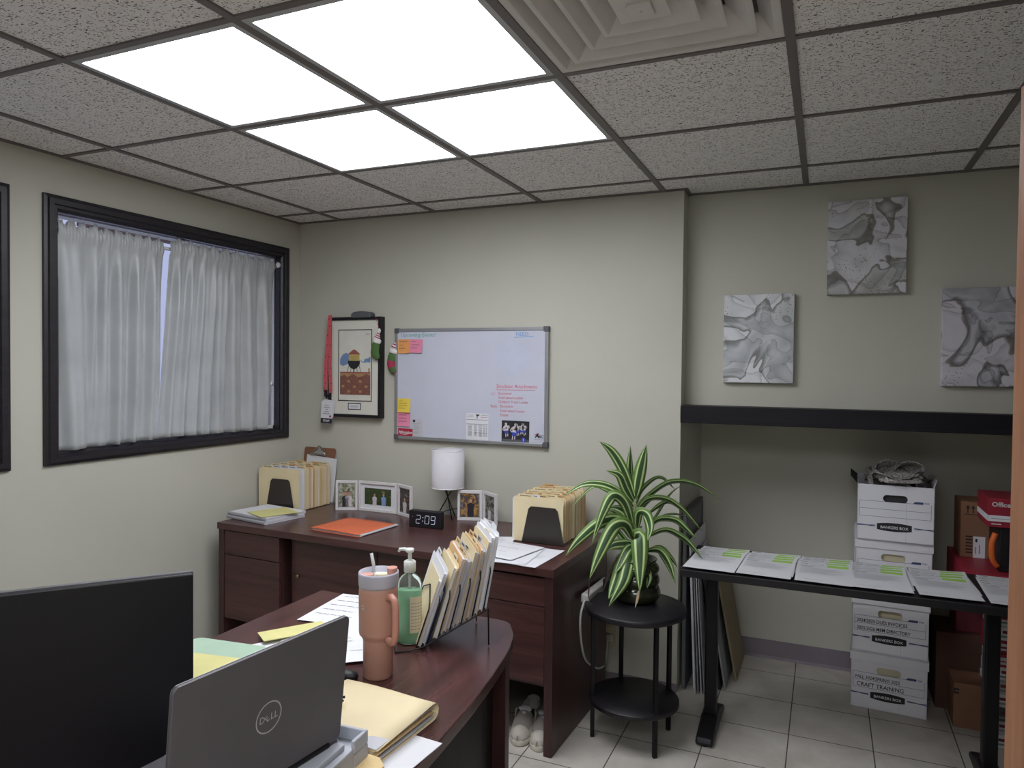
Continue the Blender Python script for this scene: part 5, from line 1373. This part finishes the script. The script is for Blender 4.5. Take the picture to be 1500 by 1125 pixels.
# ------------------------------------------------------------------ boxes and paper by the door
def carton(name, label, x0, x1, y0, y1, z0, z1, m, cat='box', rz=0, extra=None):
    t = thing(name, label, cat, ((x0 + x1) / 2, (y0 + y1) / 2, z0))
    g = G(); g.box(x0, x1, y0, y1, z0, z1); g.obj('body', [m], parent=t, bevel=.002)
    X = frame((x0, y0, z0), (1, 0, 0), (0, 0, 1))
    if extra:
        g = G(); mats = extra(g, X); g.obj('printing', mats, parent=t)
    return t
carton('dark_carton', 'dark brown carton at the back of the niche floor right of the white boxes', .475, .70, 3.70, 3.945, .0005, .345, 'cardboard_d')
def tape(g, X):
    g.poly([(0, .143), (.02, .143), (.02, .150), (.004, .152), (.004, .157), (.02, .158), (.02, .166), (0, .166)], 0, X @ T(0, 0, .0006)); return ['ink']
carton('brown_carton', 'brown carton on the floor behind the right table leg', .522, .66, 3.53, 3.69, .0005, .190, 'cardboard', extra=tape)
carton('red_carton', 'dull red carton above the dark brown carton, behind the table leg', .555, .70, 3.74, 3.93, .346, .560, 'dullred')
RM = [('boxwhite', .0), ('paper2', 0), ('darkgrey', 0), ('boxwhite', 0), ('paper2', 0), ('boxwhite', 0), ('redbox', 0), ('redbox', 0), ('boxwhite', 0), ('paper', 0)]
zr = .001
wr = ['lowest', 'second', 'third', 'fourth', 'fifth', 'sixth', 'seventh', 'eighth', 'ninth', 'topmost']
for i, (m, _) in enumerate(RM):
    def ex(g, X, m=m, i=i):
        g.rect(.004, .21, .012, .02, 1 if m == 'redbox' else 0, X, .0006); g.rect(.02, .08, .028, .040, 1 if m == 'redbox' else 2, X, .0006)
        if i == 6: g.text('TOPS', .004, .020, .026, 1, X, .001)
        return ['greyink', 'paper', 'dullred']
    cn = {'boxwhite': 'white', 'paper2': 'pale grey', 'darkgrey': 'dark grey', 'redbox': 'red', 'paper': 'white'}[m]
    carton('paper_ream', '%s paper ream, %s in the pile between the table leg and the door' % (cn, wr[i]), .640 + .003 * (i % 3), .856 + .003 * (i % 3), 3.40 + .006 * (i % 2), 3.68, zr, zr + .0535, m, 'paper ream', extra=ex)
    zr += .0545
# closed red box with things standing on it
z0 = zr + .001; zt_ = .700
carton('red_storage_box', 'wide glossy red box on top of the paper reams, behind the table papers', .53, .90, 3.385, 3.86, z0, zt_, 'redbox')
z0 = zt_ + .0005
def arrows(g, X):
    for k in (0, 1):
        x = .026 + .020 * k; g.rect(x - .0022, x + .0022, .205, .228, 0, X, .0007); g.poly([(x - .008, .226), (x + .008, .226), (x, .240)], 0, X @ T(0, 0, .0007))
    g.rect(.012, .062, .198, .2008, 0, X, .0007)
    for k in range(6): g.rect(.02, .045, .03 + .014 * k, .036 + .014 * k, 0, X, .0007)
    g.rect(.048, .093, .012, .105, 1, X, .0007); g.rect(.056, .064, .08, .095, 0, X, .001); g.rect(.056, .060, .03, .06, 2, X, .001); g.rect(.07, .074, .03, .07, 2, X, .001)
    return ['ink', 'boxwhite', 'greyink']
carton('cardboard_box', 'brown cardboard shipping box with up arrows standing on the wide red box', .553, .72, 3.665, 3.84, z0, z0 + .243, 'cardboard', extra=None)
bx = [o for o in bpy.data.objects if o.name.startswith('cardboard_box')][0]
g = G(); X = frame((.553, 3.665, z0 - .012), (1, 0, 0), (0, 0, 1)); mm = arrows(g, X); g.obj('printing', mm, parent=bx)
g = G(); g.box(.655, .88, 3.445, 3.645, z0, z0 + .182)
t = thing('tool_case', 'black case with an orange curved handle beside the cardboard box', 'case', (.77, 3.46, z0)); g.obj('body', ['black'], parent=t, bevel=.004)
g = G(); g.tube(cat([Vector(p) for p in ((.652, 3.45, z0 + .02), (.634, 3.445, z0 + .05), (.630, 3.445, z0 + .11), (.643, 3.45, z0 + .155))], 16), .011, 12); g.obj('handle', ['orangeplastic'], parent=t)
t = thing('red_supply_box', 'glossy red box with white lettering on top of the black case by the door', 'box', (.74, 3.48, z0 + .183))
g = G(); zq = z0 + .183; g.box(.612, .86, 3.43, 3.655, zq, zq + .118); g.obj('body', ['redbox'], parent=t, bevel=.002)
X = frame((.612, 3.43, zq), (1, 0, 0), (0, 0, 1)); g = G(); g.rect(0, .248, .024, .048, 1, X, .0007); g.text('Office', .012, .084, .026, 0, X, .0008, bold=.0006); g.rect(.012, .045, .011, .015, 0, X, .0007); g.rect(.01, .12, .034, .036, 2, X, .001)
Xs = frame((.612, 3.655, zq), (0, -1, 0), (0, 0, 1)); g.rect(0, .225, .024, .048, 1, Xs, .0007)
g.obj('printing', ['paper', 'boxwhite', 'greyink'], parent=t)

# ------------------------------------------------------------------ light
w = bpy.data.worlds.new('sky'); SC.world = w; w.use_nodes = True
bg = w.node_tree.nodes['Background']; bg.inputs['Color'].default_value = (.60, .66, 1.0, 1); bg.inputs['Strength'].default_value = .34
SC.view_settings.view_transform = 'Standard'; SC.view_settings.look = 'None'; SC.view_settings.gamma = 1
SC.view_settings.use_curve_mapping = False; SC.view_settings.exposure = 1.2
SC.cycles.max_bounces = 10; SC.cycles.diffuse_bounces = 6; SC.cycles.transmission_bounces = 8
SC.cycles.sample_clamp_indirect = 4
SC.cycles.use_denoising = True
